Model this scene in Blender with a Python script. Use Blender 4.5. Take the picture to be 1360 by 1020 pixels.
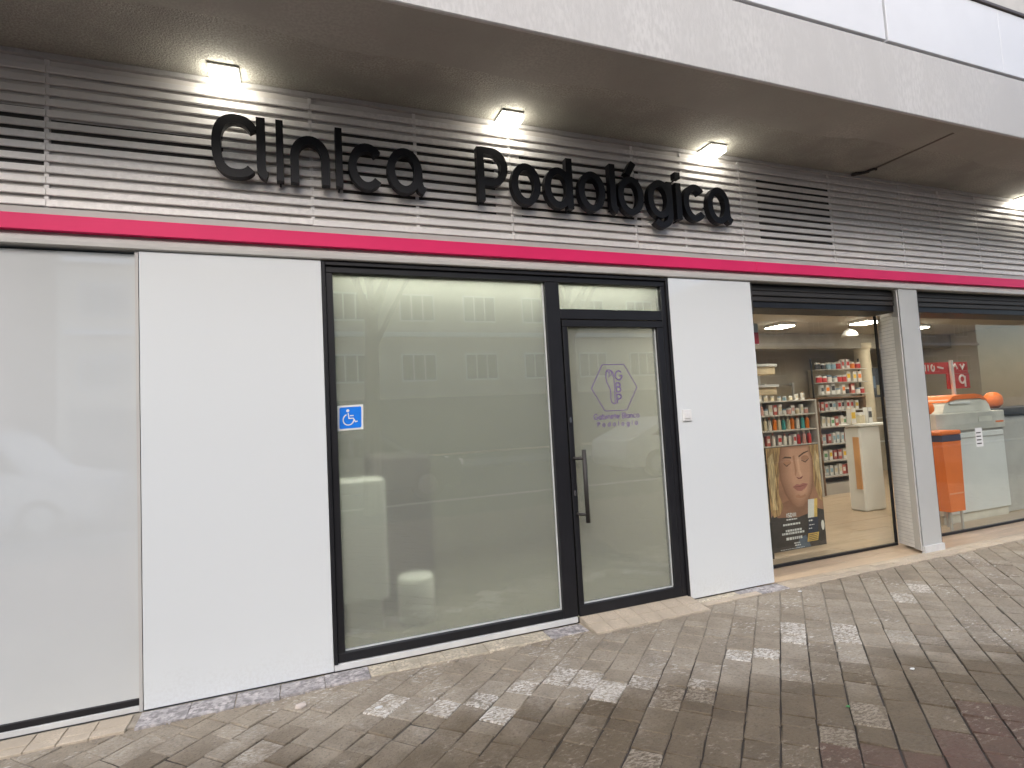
import bpy, bmesh, math, random
from mathutils import Vector, Matrix
random.seed(7)
for o in list(bpy.data.objects): bpy.data.objects.remove(o)
SC = bpy.context.scene
COL = SC.collection
R_ = math.radians

# ------------------------------------------------------------------ camera
CAM = Vector((0.0, -3.7, 1.4708))
cr, cu, cf = Vector((0.9312, -0.3605, -0.0542)), Vector((0.0268, -0.0806, 0.9964)), Vector((0.3636, 0.9293, 0.0654))
cf.normalize(); cr = (cr - cf * cr.dot(cf)).normalized(); cu = cr.cross(cf)
cam = bpy.data.cameras.new('camera'); cam.sensor_width = 36; cam.lens = 19.848
cam.clip_start = 0.05; cam.clip_end = 2000
camo = bpy.data.objects.new('camera', cam); COL.objects.link(camo)
camo.matrix_world = Matrix(((cr.x, cu.x, -cf.x, CAM.x), (cr.y, cu.y, -cf.y, CAM.y), (cr.z, cu.z, -cf.z, CAM.z), (0, 0, 0, 1)))
SC.camera = camo

# ------------------------------------------------------------------ sky, sun, exposure
SUN_EL, SUN_AZ = 33.0, 205.0      # azimuth clockwise from +Y
w = bpy.data.worlds.new('World'); SC.world = w; w.use_nodes = True
wn = w.node_tree.nodes; wl = w.node_tree.links
sky = wn.new('ShaderNodeTexSky'); sky.sky_type = 'NISHITA'; sky.sun_disc = False
sky.sun_elevation = R_(SUN_EL); sky.sun_rotation = R_(SUN_AZ)
sky.air_density = 1.0; sky.dust_density = 2.5; sky.ozone_density = 1.0; sky.altitude = 50
wn['Background'].inputs['Strength'].default_value = 0.15
wl.new(sky.outputs[0], wn['Background'].inputs['Color'])
sl = bpy.data.lights.new('sun', 'SUN'); sl.energy = 1.0; sl.angle = R_(60); sl.color = (1.0, 0.975, 0.94)
so = bpy.data.objects.new('sun', sl); COL.objects.link(so)
az, el = R_(SUN_AZ), R_(SUN_EL)
sdir = Vector((math.sin(az) * math.cos(el), math.cos(az) * math.cos(el), math.sin(el)))
so.rotation_euler = sdir.to_track_quat('Z', 'Y').to_euler(); so.location = (0, -10, 20)
SC.view_settings.view_transform = 'Standard'; SC.view_settings.look = 'None'
SC.view_settings.gamma = 1; SC.view_settings.use_curve_mapping = False
SC.view_settings.exposure = 1.22
SC.render.engine = 'CYCLES'
SC.cycles.max_bounces = 10; SC.cycles.transparent_max_bounces = 16; SC.cycles.transmission_bounces = 8
SC.cycles.caustics_reflective = False; SC.cycles.caustics_refractive = False

# ------------------------------------------------------------------ materials
def nodes(m):
    m.use_nodes = True; nt = m.node_tree; nt.nodes.clear(); return nt
def mth(nt, op, a, b=None, clamp=False):
    n = nt.nodes.new('ShaderNodeMath'); n.operation = op; n.use_clamp = clamp
    for i, v in enumerate((a, b)):
        if v is None: continue
        if isinstance(v, (int, float)): n.inputs[i].default_value = v
        else: nt.links.new(v, n.inputs[i])
    return n.outputs[0]
def mixc(nt, f, a, b, mode='MIX'):
    n = nt.nodes.new('ShaderNodeMix'); n.data_type = 'RGBA'; n.blend_type = mode
    for s, v in ((n.inputs[0], f), (n.inputs[6], a), (n.inputs[7], b)):
        if isinstance(v, (int, float)): s.default_value = v
        elif isinstance(v, tuple): s.default_value = (*v[:3], 1)
        else: nt.links.new(v, s)
    return n.outputs[2]
def noise(nt, vec, scale, detail=4, rough=.55):
    n = nt.nodes.new('ShaderNodeTexNoise'); n.inputs['Scale'].default_value = scale
    n.inputs['Detail'].default_value = detail; n.inputs['Roughness'].default_value = rough
    nt.links.new(vec, n.inputs['Vector']); return n.outputs['Fac']
def ramp(nt, f, a, b):
    n = nt.nodes.new('ShaderNodeMapRange'); n.inputs[1].default_value = a; n.inputs[2].default_value = b
    n.interpolation_type = 'SMOOTHSTEP'; nt.links.new(f, n.inputs[0]); return n.outputs[0]
def pos(nt, sc=None):
    g = nt.nodes.new('ShaderNodeNewGeometry').outputs['Position']
    if sc is None: return g
    m = nt.nodes.new('ShaderNodeVectorMath'); m.operation = 'MULTIPLY'; m.inputs[1].default_value = sc
    nt.links.new(g, m.inputs[0]); return m.outputs[0]
def bumpn(nt, h, st, dist=.01):
    b = nt.nodes.new('ShaderNodeBump'); b.inputs['Strength'].default_value = st; b.inputs['Distance'].default_value = dist
    nt.links.new(h, b.inputs['Height']); return b.outputs[0]
def out(nt, sh):
    o = nt.nodes.new('ShaderNodeOutputMaterial'); nt.links.new(sh, o.inputs[0])
def pbsdf(nt, col, rough=.5, metal=0, coat=0, normal=None, spec=.5, coatr=.05):
    p = nt.nodes.new('ShaderNodeBsdfPrincipled')
    for k, v in (('Base Color', col), ('Roughness', rough), ('Metallic', metal), ('Coat Weight', coat), ('Specular IOR Level', spec), ('Coat Roughness', coatr)):
        if isinstance(v, (int, float)): p.inputs[k].default_value = v
        elif isinstance(v, tuple): p.inputs[k].default_value = (*v[:3], 1)
        else: nt.links.new(v, p.inputs[k])
    if normal is not None: nt.links.new(normal, p.inputs['Normal'])
    return p.outputs[0]
MATS = {}
def mat(name, col, rough=.5, metal=0, coat=0, vary=.12, vs=3.0, grain=None, bump=0, bs=60, stretch=None, spec=.5, rvary=.0):
    """plain surface with large mottling, optional fine grain and bump"""
    if name in MATS: return MATS[name]
    m = bpy.data.materials.new(name); nt = nodes(m); p = pos(nt, stretch)
    c = col
    n1 = noise(nt, p, vs, 5)
    dark = tuple(x * (1 - vary) for x in col); lite = tuple(min(1, x * (1 + vary)) for x in col)
    c = mixc(nt, ramp(nt, n1, .3, .7), dark, lite)
    if grain:
        n2 = noise(nt, p, grain[0], 3)
        c = mixc(nt, ramp(nt, n2, .35, .65), c, tuple(x * (1 - grain[1]) for x in col))
    nor = bumpn(nt, noise(nt, p, bs, 4), bump) if bump else None
    r = rough
    if rvary: r = mth(nt, 'ADD', mth(nt, 'MULTIPLY', noise(nt, p, vs * 2.3, 5), rvary), rough - rvary / 2, True)
    out(nt, pbsdf(nt, c, r, metal, coat, nor, spec)); MATS[name] = m; return m
def emit(name, col, st):
    m = bpy.data.materials.new(name); nt = nodes(m)
    e = nt.nodes.new('ShaderNodeEmission'); e.inputs[0].default_value = (*col, 1); e.inputs[1].default_value = st
    out(nt, e.outputs[0]); return m
def schlick(nt, f0):
    lw_ = nt.nodes.new('ShaderNodeLayerWeight'); lw_.inputs[0].default_value = .5
    return mth(nt, 'ADD', mth(nt, 'MULTIPLY', mth(nt, 'POWER', lw_.outputs['Facing'], 5.0), 1 - f0), f0, True)
def glass_clear():
    m = bpy.data.materials.new('clear_glass'); nt = nodes(m)
    t = nt.nodes.new('ShaderNodeBsdfTransparent'); t.inputs[0].default_value = (.93, .95, .93, 1)
    g = nt.nodes.new('ShaderNodeBsdfGlossy'); g.inputs['Roughness'].default_value = .0
    mx = nt.nodes.new('ShaderNodeMixShader'); nt.links.new(schlick(nt, .045), mx.inputs[0])
    nt.links.new(t.outputs[0], mx.inputs[1]); nt.links.new(g.outputs[0], mx.inputs[2]); out(nt, mx.outputs[0]); return m
def glass_frost(name, film, tint, clear, rough=.3, trans=.4, f0=.09):
    """satin film on glass: part scatters, part blurs what is behind, with a sharp outer reflection"""
    m = bpy.data.materials.new(name); nt = nodes(m); p = pos(nt)
    n = noise(nt, p, 1.3, 4)
    fc = mixc(nt, n, tuple(x * .93 for x in film), tuple(x * 1.07 for x in film))
    d = nt.nodes.new('ShaderNodeBsdfDiffuse'); nt.links.new(fc, d.inputs[0])
    tl = nt.nodes.new('ShaderNodeBsdfTranslucent'); nt.links.new(fc, tl.inputs[0])
    rf = nt.nodes.new('ShaderNodeBsdfRefraction'); rf.inputs['Color'].default_value = (*tint, 1)
    rf.inputs['Roughness'].default_value = rough; rf.inputs['IOR'].default_value = 1.3
    def mx(f, a, b):
        k = nt.nodes.new('ShaderNodeMixShader')
        if isinstance(f, float): k.inputs[0].default_value = f
        else: nt.links.new(f, k.inputs[0])
        nt.links.new(a, k.inputs[1]); nt.links.new(b, k.inputs[2]); return k.outputs[0]
    a = mx(trans, d.outputs[0], tl.outputs[0]); a = mx(clear, a, rf.outputs[0])
    g = nt.nodes.new('ShaderNodeBsdfGlossy'); g.inputs['Roughness'].default_value = .012
    out(nt, mx(schlick(nt, f0), a, g.outputs[0])); return m

M = dict(
    kick=mat('white_kickplate', (.62, .62, .61), .4, vary=.08, vs=6),
    trim=mat('grey_aluminium_trim', (.5, .49, .47), .35, vary=.06, vs=2),
    pink=mat('magenta_band', (.78, .027, .145), .42, vary=.05, vs=1.2, spec=.25),
    slat=mat('off_white_slat', (.82, .80, .785), .38, vary=.12, vs=1.6, grain=(40, .06)),
    backing=mat('grey_backing_sheet', (.72, .69, .65), .6, vary=.12, vs=2),
    dark=mat('black_vent', (.05, .047, .043), .8),
    frame=mat('anthracite_frame', (.012, .012, .0145), .45, vary=.15, vs=4, spec=.35),
    letter=mat('black_letter', (.006, .006, .009), .5, vary=.2, vs=5, spec=.3),
    soffit=mat('soffit_concrete', (.385, .375, .325), .85, vary=.26, vs=2.2, grain=(75, .22), bump=.8, bs=110),
    fascia=mat('painted_fascia', (.55, .54, .525), .75, vary=.08, vs=2.5, grain=(50, .07), bump=.25, bs=110, stretch=(1, 1, .35)),
    parapet=mat('white_parapet', (.72, .73, .75), .45, vary=.04, vs=1.2),
    brown=mat('brown_drip', (.085, .065, .055), .5, vary=.2, vs=4),
    upper=mat('upper_render', (.40, .39, .37), .8, vary=.1, vs=1.5, bump=.2),
    beige=mat('beige_tile', (.56, .47, .36), .6, vary=.16, vs=6, grain=(90, .12), bump=.2, bs=90),
    yellow=mat('yellowed_cement', (.60, .53, .41), .8, vary=.25, vs=7, grain=(60, .3), bump=.6, bs=45),
    granite=mat('mottled_granite', (.50, .465, .455), .75, vary=.28, vs=9, grain=(38, .5), bump=.7, bs=40),
    white=mat('white_plastic', (.75, .75, .74), .35, vary=.03),
    cream=mat('cream_wall', (.55, .50, .42), .7, vary=.05),
    blue=mat('blue_sticker', (.01, .20, .80), .35, vary=.03),
    purple=mat('purple_vinyl', (.12, .05, .26), .4, vary=.05),
    alu=mat('spacer_aluminium', (.6, .62, .62), .3, vary=.1, vs=8),
    steel=mat('lock_steel', (.65, .65, .66), .25, metal=1, vary=.05),
    wood=mat('light_wood', (.52, .39, .27), .35, vary=.14, vs=5, grain=(30, .12), stretch=(.25, 3, 1)),
    brownwood=mat('brown_wood', (.16, .09, .05), .5, vary=.2, vs=5),
    orange=mat('orange_plastic', (.85, .19, .03), .4, vary=.06),
    shelfgrey=mat('shelf_grey', (.48, .46, .43), .5, vary=.08),
    charcoal=mat('charcoal', (.03, .027, .025), .6),
    asphalt=mat('asphalt', (.05, .05, .052), .8, vary=.2, vs=2, grain=(120, .3), bump=.4, bs=150),
    
    rwhite=mat('reveal_tile', (.76, .75, .72), .3, vary=.07, vs=9),
)
def joint_mat():
    m = bpy.data.materials.new('joint_sand'); nt = nodes(m); p = pos(nt)
    px = nt.nodes.new('ShaderNodeSeparateXYZ'); nt.links.new(p, px.inputs[0])
    k = mth(nt, 'ADD', mth(nt, 'ADD', px.outputs['Y'], mth(nt, 'MULTIPLY', px.outputs['X'], .12)), mth(nt, 'MULTIPLY', mth(nt, 'SUBTRACT', noise(nt, p, 3, 5), .5), 1.6))
    c = mixc(nt, ramp(nt, k, -.75, -.2), (.06, .05, .042), (.40, .355, .29))
    c = mixc(nt, mth(nt, 'MULTIPLY', noise(nt, p, 140, 3), .5), c, (.05, .045, .04))
    out(nt, pbsdf(nt, c, .95, normal=bumpn(nt, noise(nt, p, 160, 3), .5))); return m
M['joint'] = joint_mat()
def panel_mat():
    m = bpy.data.materials.new('white_composite_panel'); nt = nodes(m); p = pos(nt)
    px = nt.nodes.new('ShaderNodeSeparateXYZ'); nt.links.new(p, px.inputs[0])
    c = mixc(nt, noise(nt, p, .9, 4), (.70, .73, .74), (.72, .75, .76))
    hgt = mth(nt, 'ADD', px.outputs['Z'], mth(nt, 'MULTIPLY', noise(nt, p, 9, 5, .7), -.34))
    splash = mth(nt, 'MULTIPLY', mth(nt, 'SUBTRACT', 1.0, ramp(nt, hgt, -.17, .08)), ramp(nt, noise(nt, p, 55, 4, .7), .40, .62))
    c = mixc(nt, mth(nt, 'MULTIPLY', splash, .14), c, (.36, .33, .28))
    out(nt, pbsdf(nt, c, .3, coat=1.0, coatr=.02)); return m
M['panel'] = panel_mat()
M['clear'] = glass_clear()
M['frost'] = glass_frost('frosted_glass', (.46, .48, .435), (.92, .95, .90), .56, .24, .30, .13)
M['frostw'] = glass_frost('white_film_glass', (.69, .715, .715), (.3, .3, .3), .02, .3, .03, .22)
M['lamp'] = emit('lamp_diffuser', (1.0, .94, .82), 10.0)
M['ceil_lamp'] = emit('shop_lamp', (1.0, .91, .77), 30.0)

# ------------------------------------------------------------------ mesh helpers
def box(bm, x0, x1, y0, y1, z0, z1, b=0):
    v = bmesh.ops.create_cube(bm, size=1)['verts']
    for q in v:
        q.co = Vector(((x0 + x1) / 2 + q.co.x * (x1 - x0), (y0 + y1) / 2 + q.co.y * (y1 - y0), (z0 + z1) / 2 + q.co.z * (z1 - z0)))
    if b:
        es = list({e for q in v for e in q.link_edges})
        bmesh.ops.bevel(bm, geom=es, offset=b, segments=1, affect='EDGES', profile=.5)
def cyl(bm, p0, p1, r0, r1=None, seg=12):
    r1 = r0 if r1 is None else r1
    p0, p1 = Vector(p0), Vector(p1); d = (p1 - p0); q = d.to_track_quat('Z', 'Y')
    a = [bm.verts.new(p0 + q @ Vector((math.cos(t) * r0, math.sin(t) * r0, 0))) for t in [2 * math.pi * i / seg for i in range(seg)]]
    b = [bm.verts.new(p1 + q @ Vector((math.cos(t) * r1, math.sin(t) * r1, 0))) for t in [2 * math.pi * i / seg for i in range(seg)]]
    for i in range(seg): bm.faces.new((a[i], a[(i + 1) % seg], b[(i + 1) % seg], b[i]))
    bm.faces.new(a[::-1]); bm.faces.new(b)
def lathe(bm, cx, cy, prof, seg=14):
    rings = []
    for r, z in prof:
        rings.append([bm.verts.new((cx + math.cos(2 * math.pi * i / seg) * r, cy + math.sin(2 * math.pi * i / seg) * r, z)) for i in range(seg)])
    for a, b in zip(rings, rings[1:]):
        for i in range(seg): bm.faces.new((a[i], a[(i + 1) % seg], b[(i + 1) % seg], b[i]))
    bm.faces.new(rings[0][::-1]); bm.faces.new(rings[-1])
def prism(bm, pts, y0, y1):
    a = [bm.verts.new((x, y0, z)) for x, z in pts]; b = [bm.verts.new((x, y1, z)) for x, z in pts]
    n = len(pts)
    bm.faces.new(a); bm.faces.new(b[::-1])
    for i in range(n): bm.faces.new((a[i], b[i], b[(i + 1) % n], a[(i + 1) % n]))
def prism_z(bm, pts, z0, z1):
    a = [bm.verts.new((x, y, z0)) for x, y in pts]; b = [bm.verts.new((x, y, z1)) for x, y in pts]
    n = len(pts)
    bm.faces.new(a[::-1]); bm.faces.new(b)
    for i in range(n): bm.faces.new((a[i], a[(i + 1) % n], b[(i + 1) % n], b[i]))
def stroke(bm, pts, wd, yf, yb, closed=False):
    """a flat stroke of width wd along (x,z) points, extruded from y=yf (front) to yb"""
    P = [Vector(p) for p in pts]; n = len(P); L = []; Rr = []
    for i in range(n):
        if closed: a, b = P[(i - 1) % n], P[(i + 1) % n]
        else: a, b = P[max(0, i - 1)], P[min(n - 1, i + 1)]
        d1 = (P[i] - a).normalized() if (P[i] - a).length > 1e-9 else (b - P[i]).normalized()
        d2 = (b - P[i]).normalized() if (b - P[i]).length > 1e-9 else d1
        n1 = Vector((-d1.y, d1.x)); n2 = Vector((-d2.y, d2.x)); mm = (n1 + n2)
        mm = mm.normalized() if mm.length > 1e-6 else n1
        k = min(1.8, 1 / max(.35, mm.dot(n1)))
        L.append(P[i] + mm * wd / 2 * k); Rr.append(P[i] - mm * wd / 2 * k)
    vl = [[bm.verts.new((q.x, y, q.y)) for q in L] for y in (yf, yb)]
    vr = [[bm.verts.new((q.x, y, q.y)) for q in Rr] for y in (yf, yb)]
    for i in range(n if closed else n - 1):
        j = (i + 1) % n
        bm.faces.new((vl[0][i], vl[0][j], vr[0][j], vr[0][i])); bm.faces.new((vl[1][j], vl[1][i], vr[1][i], vr[1][j]))
        bm.faces.new((vl[0][j], vl[0][i], vl[1][i], vl[1][j])); bm.faces.new((vr[0][i], vr[0][j], vr[1][j], vr[1][i]))
    if not closed:
        for i in (0, n - 1): bm.faces.new((vl[0][i], vr[0][i], vr[1][i], vl[1][i]))
def ell(cx, cz, rx, rz, a0, a1, n=28, e=2.0):
    r = []
    for i in range(n + 1):
        t = R_(a0 + (a1 - a0) * i / n); c, s = math.cos(t), math.sin(t)
        r.append((cx + rx * math.copysign(abs(c) ** (2 / e), c), cz + rz * math.copysign(abs(s) ** (2 / e), s)))
    return r
ORG = {}
def obj(name, bm, m, parent=None, smooth=False, loc=None):
    L = ORG.get(parent, Vector((0, 0, 0))) if loc is None else Vector(loc)
    bmesh.ops.recalc_face_normals(bm, faces=bm.faces)
    if L.length: bmesh.ops.translate(bm, verts=bm.verts, vec=-L)
    me = bpy.data.meshes.new(name); bm.to_mesh(me); bm.free()
    for mm in (m if isinstance(m, list) else [m]): me.materials.append(mm)
    if smooth:
        for p in me.polygons: p.use_smooth = True
    o = bpy.data.objects.new(name, me); COL.objects.link(o)
    if parent is not None: o.parent = parent
    if loc is not None: o.location = L
    ORG[o] = L
    return o
def thing(name, label, cat, loc=(0, 0, 0), group=None):
    o = bpy.data.objects.new(name, None); COL.objects.link(o); o.location = loc; o.empty_display_size = .1
    o['label'] = label; o['category'] = cat
    if group: o['group'] = group
    ORG[o] = Vector(loc); return o
def single(name, bm, m, label, cat, group=None, smooth=False):
    bb = [v.co for v in bm.verts]
    L = Vector((sum(v.x for v in bb) / len(bb), sum(v.y for v in bb) / len(bb), min(v.z for v in bb)))
    o = obj(name, bm, m, None, smooth, loc=L); o['label'] = label; o['category'] = cat
    if group: o['group'] = group
    return o
def struct(name, bm, m):
    o = obj(name, bm, m); o['kind'] = 'structure'; return o
def B(*a, b=0):
    bm = bmesh.new(); box(bm, *a, b=b); return bm
def pbox(name, m, parent, *a, b=0): return obj(name, B(*a, b=b), m, parent)

# ------------------------------------------------------------------ ground and street
bm = bmesh.new(); box(bm, -300, 300, -300, 60, -.30, -.06); struct('ground', bm, mat('far_ground', (.14, .13, .12), .9, vary=.2, vs=.3))
bm = bmesh.new(); box(bm, -120, 120, -14.5, -7.2, -.05, -.046); struct('road', bm, M['asphalt'])
bm = bmesh.new(); box(bm, -120, 120, -7.2, -7.0, -.059, .0, b=.01); struct('kerb', bm, M['granite'])
bm = bmesh.new(); box(bm, -120, 120, -18, -14.5, -.055, .05); struct('far_pavement', bm, mat('far_paving', (.24, .23, .22), .8, vary=.15, vs=1.5))

def paver_mat(name, stuff):
    m = bpy.data.materials.new(name); nt = nodes(m); p = pos(nt)
    if stuff:
        a = nt.nodes.new('ShaderNodeAttribute'); a.attribute_name = 'tone'; cs = a.outputs['Color']
    else:
        cs = nt.nodes.new('ShaderNodeObjectInfo').outputs['Color']
    sp = nt.nodes.new('ShaderNodeSeparateColor'); nt.links.new(cs, sp.inputs[0])
    tone, worn, red = sp.outputs
    px = nt.nodes.new('ShaderNodeSeparateXYZ'); nt.links.new(p, px.inputs[0])
    base = mixc(nt, tone, (.325, .272, .205), (.40, .342, .262))
    base = mixc(nt, red, base, (.27, .165, .145))
    # dirt mottling, aggregate and pitting
    base = mixc(nt, mth(nt, 'MULTIPLY', ramp(nt, noise(nt, p, 6, 6, .6), .35, .72), .40), base, (.17, .140, .105))
    base = mixc(nt, mth(nt, 'MULTIPLY', ramp(nt, noise(nt, p, 62, 4, .7), .50, .68), .55), base, (.13, .108, .085))
    base = mixc(nt, mth(nt, 'MULTIPLY', ramp(nt, noise(nt, p, 48, 4, .7), .60, .72), .45), base, (.60, .56, .49))
    # pale scuffed faces, streaky and broken up
    sc = ramp(nt, noise(nt, pos(nt, (38, 75, 1)), 1.0, 6, .75), .44, .56)
    wf = mth(nt, 'MULTIPLY', mth(nt, 'MULTIPLY', worn, sc), ramp(nt, noise(nt, p, 9, 5, .7), .32, .55))
    base = mixc(nt, mth(nt, 'MULTIPLY', wf, .9), base, (.86, .82, .75))
    # chalky splashes that run over several pavers
    sp1 = ramp(nt, noise(nt, p, 1.9, 4, .6), .50, .62); sp2 = ramp(nt, noise(nt, pos(nt, (20, 48, 1)), 1.0, 7, .75), .53, .63)
    base = mixc(nt, mth(nt, 'MULTIPLY', mth(nt, 'MULTIPLY', sp1, sp2), .85), base, (.74, .70, .64))
    # rain has wetted what lies outside the soffit: y below a wandering line
    ln = mth(nt, 'ADD', mth(nt, 'ADD', px.outputs['Y'], mth(nt, 'MULTIPLY', px.outputs['X'], .20)), mth(nt, 'MULTIPLY', mth(nt, 'SUBTRACT', noise(nt, p, 2.2, 6, .65), .5), .9))
    ln = mth(nt, 'ADD', ln, mth(nt, 'MULTIPLY', mth(nt, 'SUBTRACT', tone, .5), .25))
    wet = mth(nt, 'SUBTRACT', 1.0, ramp(nt, ln, -.98, -.50))
    base = mixc(nt, wet, base, mixc(nt, 1.0, base, (.455, .405, .345), 'MULTIPLY'))
    rough = mth(nt, 'SUBTRACT', .82, mth(nt, 'MULTIPLY', wet, .30))
    h = mth(nt, 'ADD', noise(nt, p, 70, 5, .7), mth(nt, 'MULTIPLY', noise(nt, p, 22, 4), .8))
    out(nt, pbsdf(nt, base, rough, normal=bumpn(nt, h, .6, .008), spec=.35)); return m
M['paver'] = paver_mat('paver_concrete', False); M['paver_s'] = paver_mat('paver_concrete_rest', True)

bm = bmesh.new(); box(bm, -5, 14, -7.0, .0, -.058, -.0075)
pavement = struct('pavement', bm, M['joint'])
ANG = R_(43.5); RW = .152; GAP = .0055
dA = Vector((math.cos(ANG), math.sin(ANG), 0)); dB = Vector((math.sin(ANG), -math.cos(ANG), 0)); PH = 2.577
WORN = [(.379, -.621), (.774, -.714), (.849, -.864), (.983, -.715), (1.307, -.69), (1.432, -.857), (1.544, -.867), (1.804, -1.054), (1.774, -1.219), (1.923, -1.209), (2.41, -.953), (2.58, -.985), (2.974, -.874), (3.196, -1.069), (.62, -.66), (1.12, -.76), (1.66, -.95), (1.95, -1.08), (2.05, -1.1), (3.35, -.95), (3.1, -.75), (4.2, -.8), (4.5, -.6), (1.35, -1.5), (2.3, -1.75), (2.5, -1.72)]
LENS = {0: .152, 1: .228, 2: .104}
PM = {}
def paver_bm(ln):
    b_ = bmesh.new(); box(b_, -ln / 2 + GAP / 2, ln / 2 - GAP / 2, -RW / 2 + GAP / 2, RW / 2 - GAP / 2, -.045, 0, b=.0035)
    return b_
for k, ln in LENS.items():
    for j in range(3):
        b_ = paver_bm(ln)
        for v in b_.verts:
            if v.co.z > -.01: v.co += Vector((random.uniform(-1, 1) * .003, random.uniform(-1, 1) * .003, random.uniform(-1, 1) * .0018))
        me = bpy.data.meshes.new('paver'); b_.to_mesh(me); b_.free(); me.materials.append(M['paver']); PM[(k, j)] = me
pav = []
for r in range(-14, 90):
    s = PH % RW + r * RW + RW / 2 - 2 * RW
    t = -9 + random.uniform(0, .15)
    while t < 9:
        k = random.choices((0, 1, 2), (.62, .22, .16))[0]; ln = LENS[k]; c = dB * s + dA * (t + ln / 2); t += ln
        if not (-3.4 < c.x < 10.5 and -5.2 < c.y < -.06): continue
        d = c - CAM; dep = d.dot(cf); vis = False
        if dep > .3:
            u, v = 680 + 750 * d.dot(cr) / dep, 510 - 750 * d.dot(cu) / dep
            vis = -10 < u < 1370 and v < 1030 and c.y < -.13
        wn_ = 0.0
        for (wx, wy) in WORN:
            dd = Vector((wx, wy, 0)) - c
            if abs(dd.dot(dA)) < ln / 2 and abs(dd.dot(dB)) < RW / 2: wn_ = random.uniform(.75, 1)
        yl = c.y + .2 * c.x
        if not wn_ and -.85 < yl < -.35 and random.random() < .05: wn_ = random.uniform(.25, .6)
        if not wn_: wn_ = max(0, random.gauss(.05, .08))
        red = 0.0
        if c.y < -1.92 + .03 * math.sin(c.x * 7): red = random.uniform(.75, 1)
        tilt = (random.gauss(0, .004), random.gauss(0, .004)); dz = random.gauss(0, .0022)
        pav.append((dep if vis else 1e3 + d.length, c, k, ln, (random.random(), min(1, wn_), red, 1), tilt, dz))
pav.sort(key=lambda q: q[0])
sb = bmesh.new(); cl = sb.loops.layers.float_color.new('tone')
for i, (dep, c, k, ln, colr, tilt, dz) in enumerate(pav):
    mw = Matrix.Translation((c.x, c.y, dz)) @ Matrix.Rotation(ANG + random.gauss(0, .006), 4, 'Z') @ Matrix.Rotation(tilt[0], 4, 'X') @ Matrix.Rotation(tilt[1], 4, 'Y')
    if i < 300 and dep < 1e3:
        o = bpy.data.objects.new('paver', PM[(k, random.randrange(3))]); COL.objects.link(o); o.parent = pavement
        o.matrix_local = mw; o.color = colr
    else:
        n0 = len(sb.faces); b_ = paver_bm(ln); b_.transform(mw)
        vm = {v: sb.verts.new(v.co) for v in b_.verts}
        for f in b_.faces:
            if f.normal.z < -.5: continue
            nf = sb.faces.new([vm[v] for v in f.verts])
            for lp in nf.loops: lp[cl] = colr
        b_.free()
for v in [v for v in sb.verts if not v.link_faces]: sb.verts.remove(v)
me = bpy.data.meshes.new('pavers_further_off'); sb.to_mesh(me); sb.free(); me.materials.append(M['paver_s'])
o = bpy.data.objects.new('pavers_further_off', me); COL.objects.link(o); o.parent = pavement; o['kind'] = 'stuff'

# edging strip of stones and tiles along the foot of the facade
bm = B(-4, 12, -.150, .02, -.04, .004); edging = struct('edging_strip', bm, mat('edging_mortar', (.36, .315, .25), .9, vary=.2, vs=12, bump=.6, bs=80))
def edge_stone(x0, x1, y0, y1, m, z=.012):
    b_ = B(x0 + .002, x1 - .002, y0, y1, -.03, z + random.uniform(-.002, .002), b=.003)
    for v in b_.verts: v.co += Vector((random.uniform(-1, 1), random.uniform(-1, 1), random.uniform(-.5, .5))) * .0018
    return obj('edging_stone', b_, m, edging)
x = -3.6
while x < -.84:
    ww = random.uniform(.10, .16); x1 = min(x + ww, -.82); edge_stone(x, x1, -.185, -.115, M['beige']); edge_stone(x, x1, -.111, -.004, M['beige']); x = x1
x = -.80
while x < .30:
    ww = random.uniform(.14, .30); edge_stone(x, x + ww, -.160 - .02 * (x < -.2), -.004, M['granite']); x += ww
while x < 1.84:
    ww = min(random.uniform(.09, .2), 1.86 - x); edge_stone(x, x + ww, -.150, -.004, M['yellow'] if x < 1.45 else M['granite']); x += ww
x = 2.86
while x < 3.70:
    ww = random.uniform(.09, .16); edge_stone(x, x + ww, -.075, -.004, M['granite'] if x > 3.2 else M['yellow']); edge_stone(x, x + ww, -.145, -.079, M['granite'] if x > 3.3 else M['beige']); x += ww
while x < 9.5:
    ww = random.uniform(.18, .3); edge_stone(x, x + ww, -.075, -.003, M['beige']); edge_stone(x, x + ww, -.150, -.079, M['beige']); x += ww
# sloped tiled threshold in front of the clinic door
ramp_ = thing('door_ramp', 'short sloping beige tiled ramp at the foot of the black framed door', 'ramp', (2.35, -.1, 0))
bm = bmesh.new(); prism_pts = [(-.225, .006), (.02, .046), (.02, -.03), (-.225, -.03)]
a = [bm.verts.new((1.875, y, z)) for y, z in prism_pts]; b2 = [bm.verts.new((2.835, y, z)) for y, z in prism_pts]
bm.faces.new(a); bm.faces.new(b2[::-1])
for i in range(4): bm.faces.new((a[i], b2[i], b2[(i + 1) % 4], a[(i + 1) % 4]))
obj('ramp_bed', bm, mat('ramp_grout', (.42, .36, .28), .85, vary=.2, vs=10), ramp_)
for j, (ya, yb) in enumerate(((-.22, -.108), (-.102, .012))):
    for i in range(7):
        xa = 1.882 + i * .1355; zz = lambda y: .006 + (y + .225) * .1633 + .004
        b_ = bmesh.new(); vs_ = []
        for (xx, yy) in ((xa, ya), (xa + .13, ya), (xa + .13, yb), (xa, yb)): vs_.append(b_.verts.new((xx, yy, zz(yy))))
        vb = [b_.verts.new((v.co.x, v.co.y, v.co.z - .006)) for v in vs_]
        b_.faces.new(vs_); b_.faces.new(vb[::-1])
        for q in range(4): b_.faces.new((vs_[q], vb[q], vb[(q + 1) % 4], vs_[(q + 1) % 4]))
        obj('tile', b_, M['beige'], ramp_)

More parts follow.
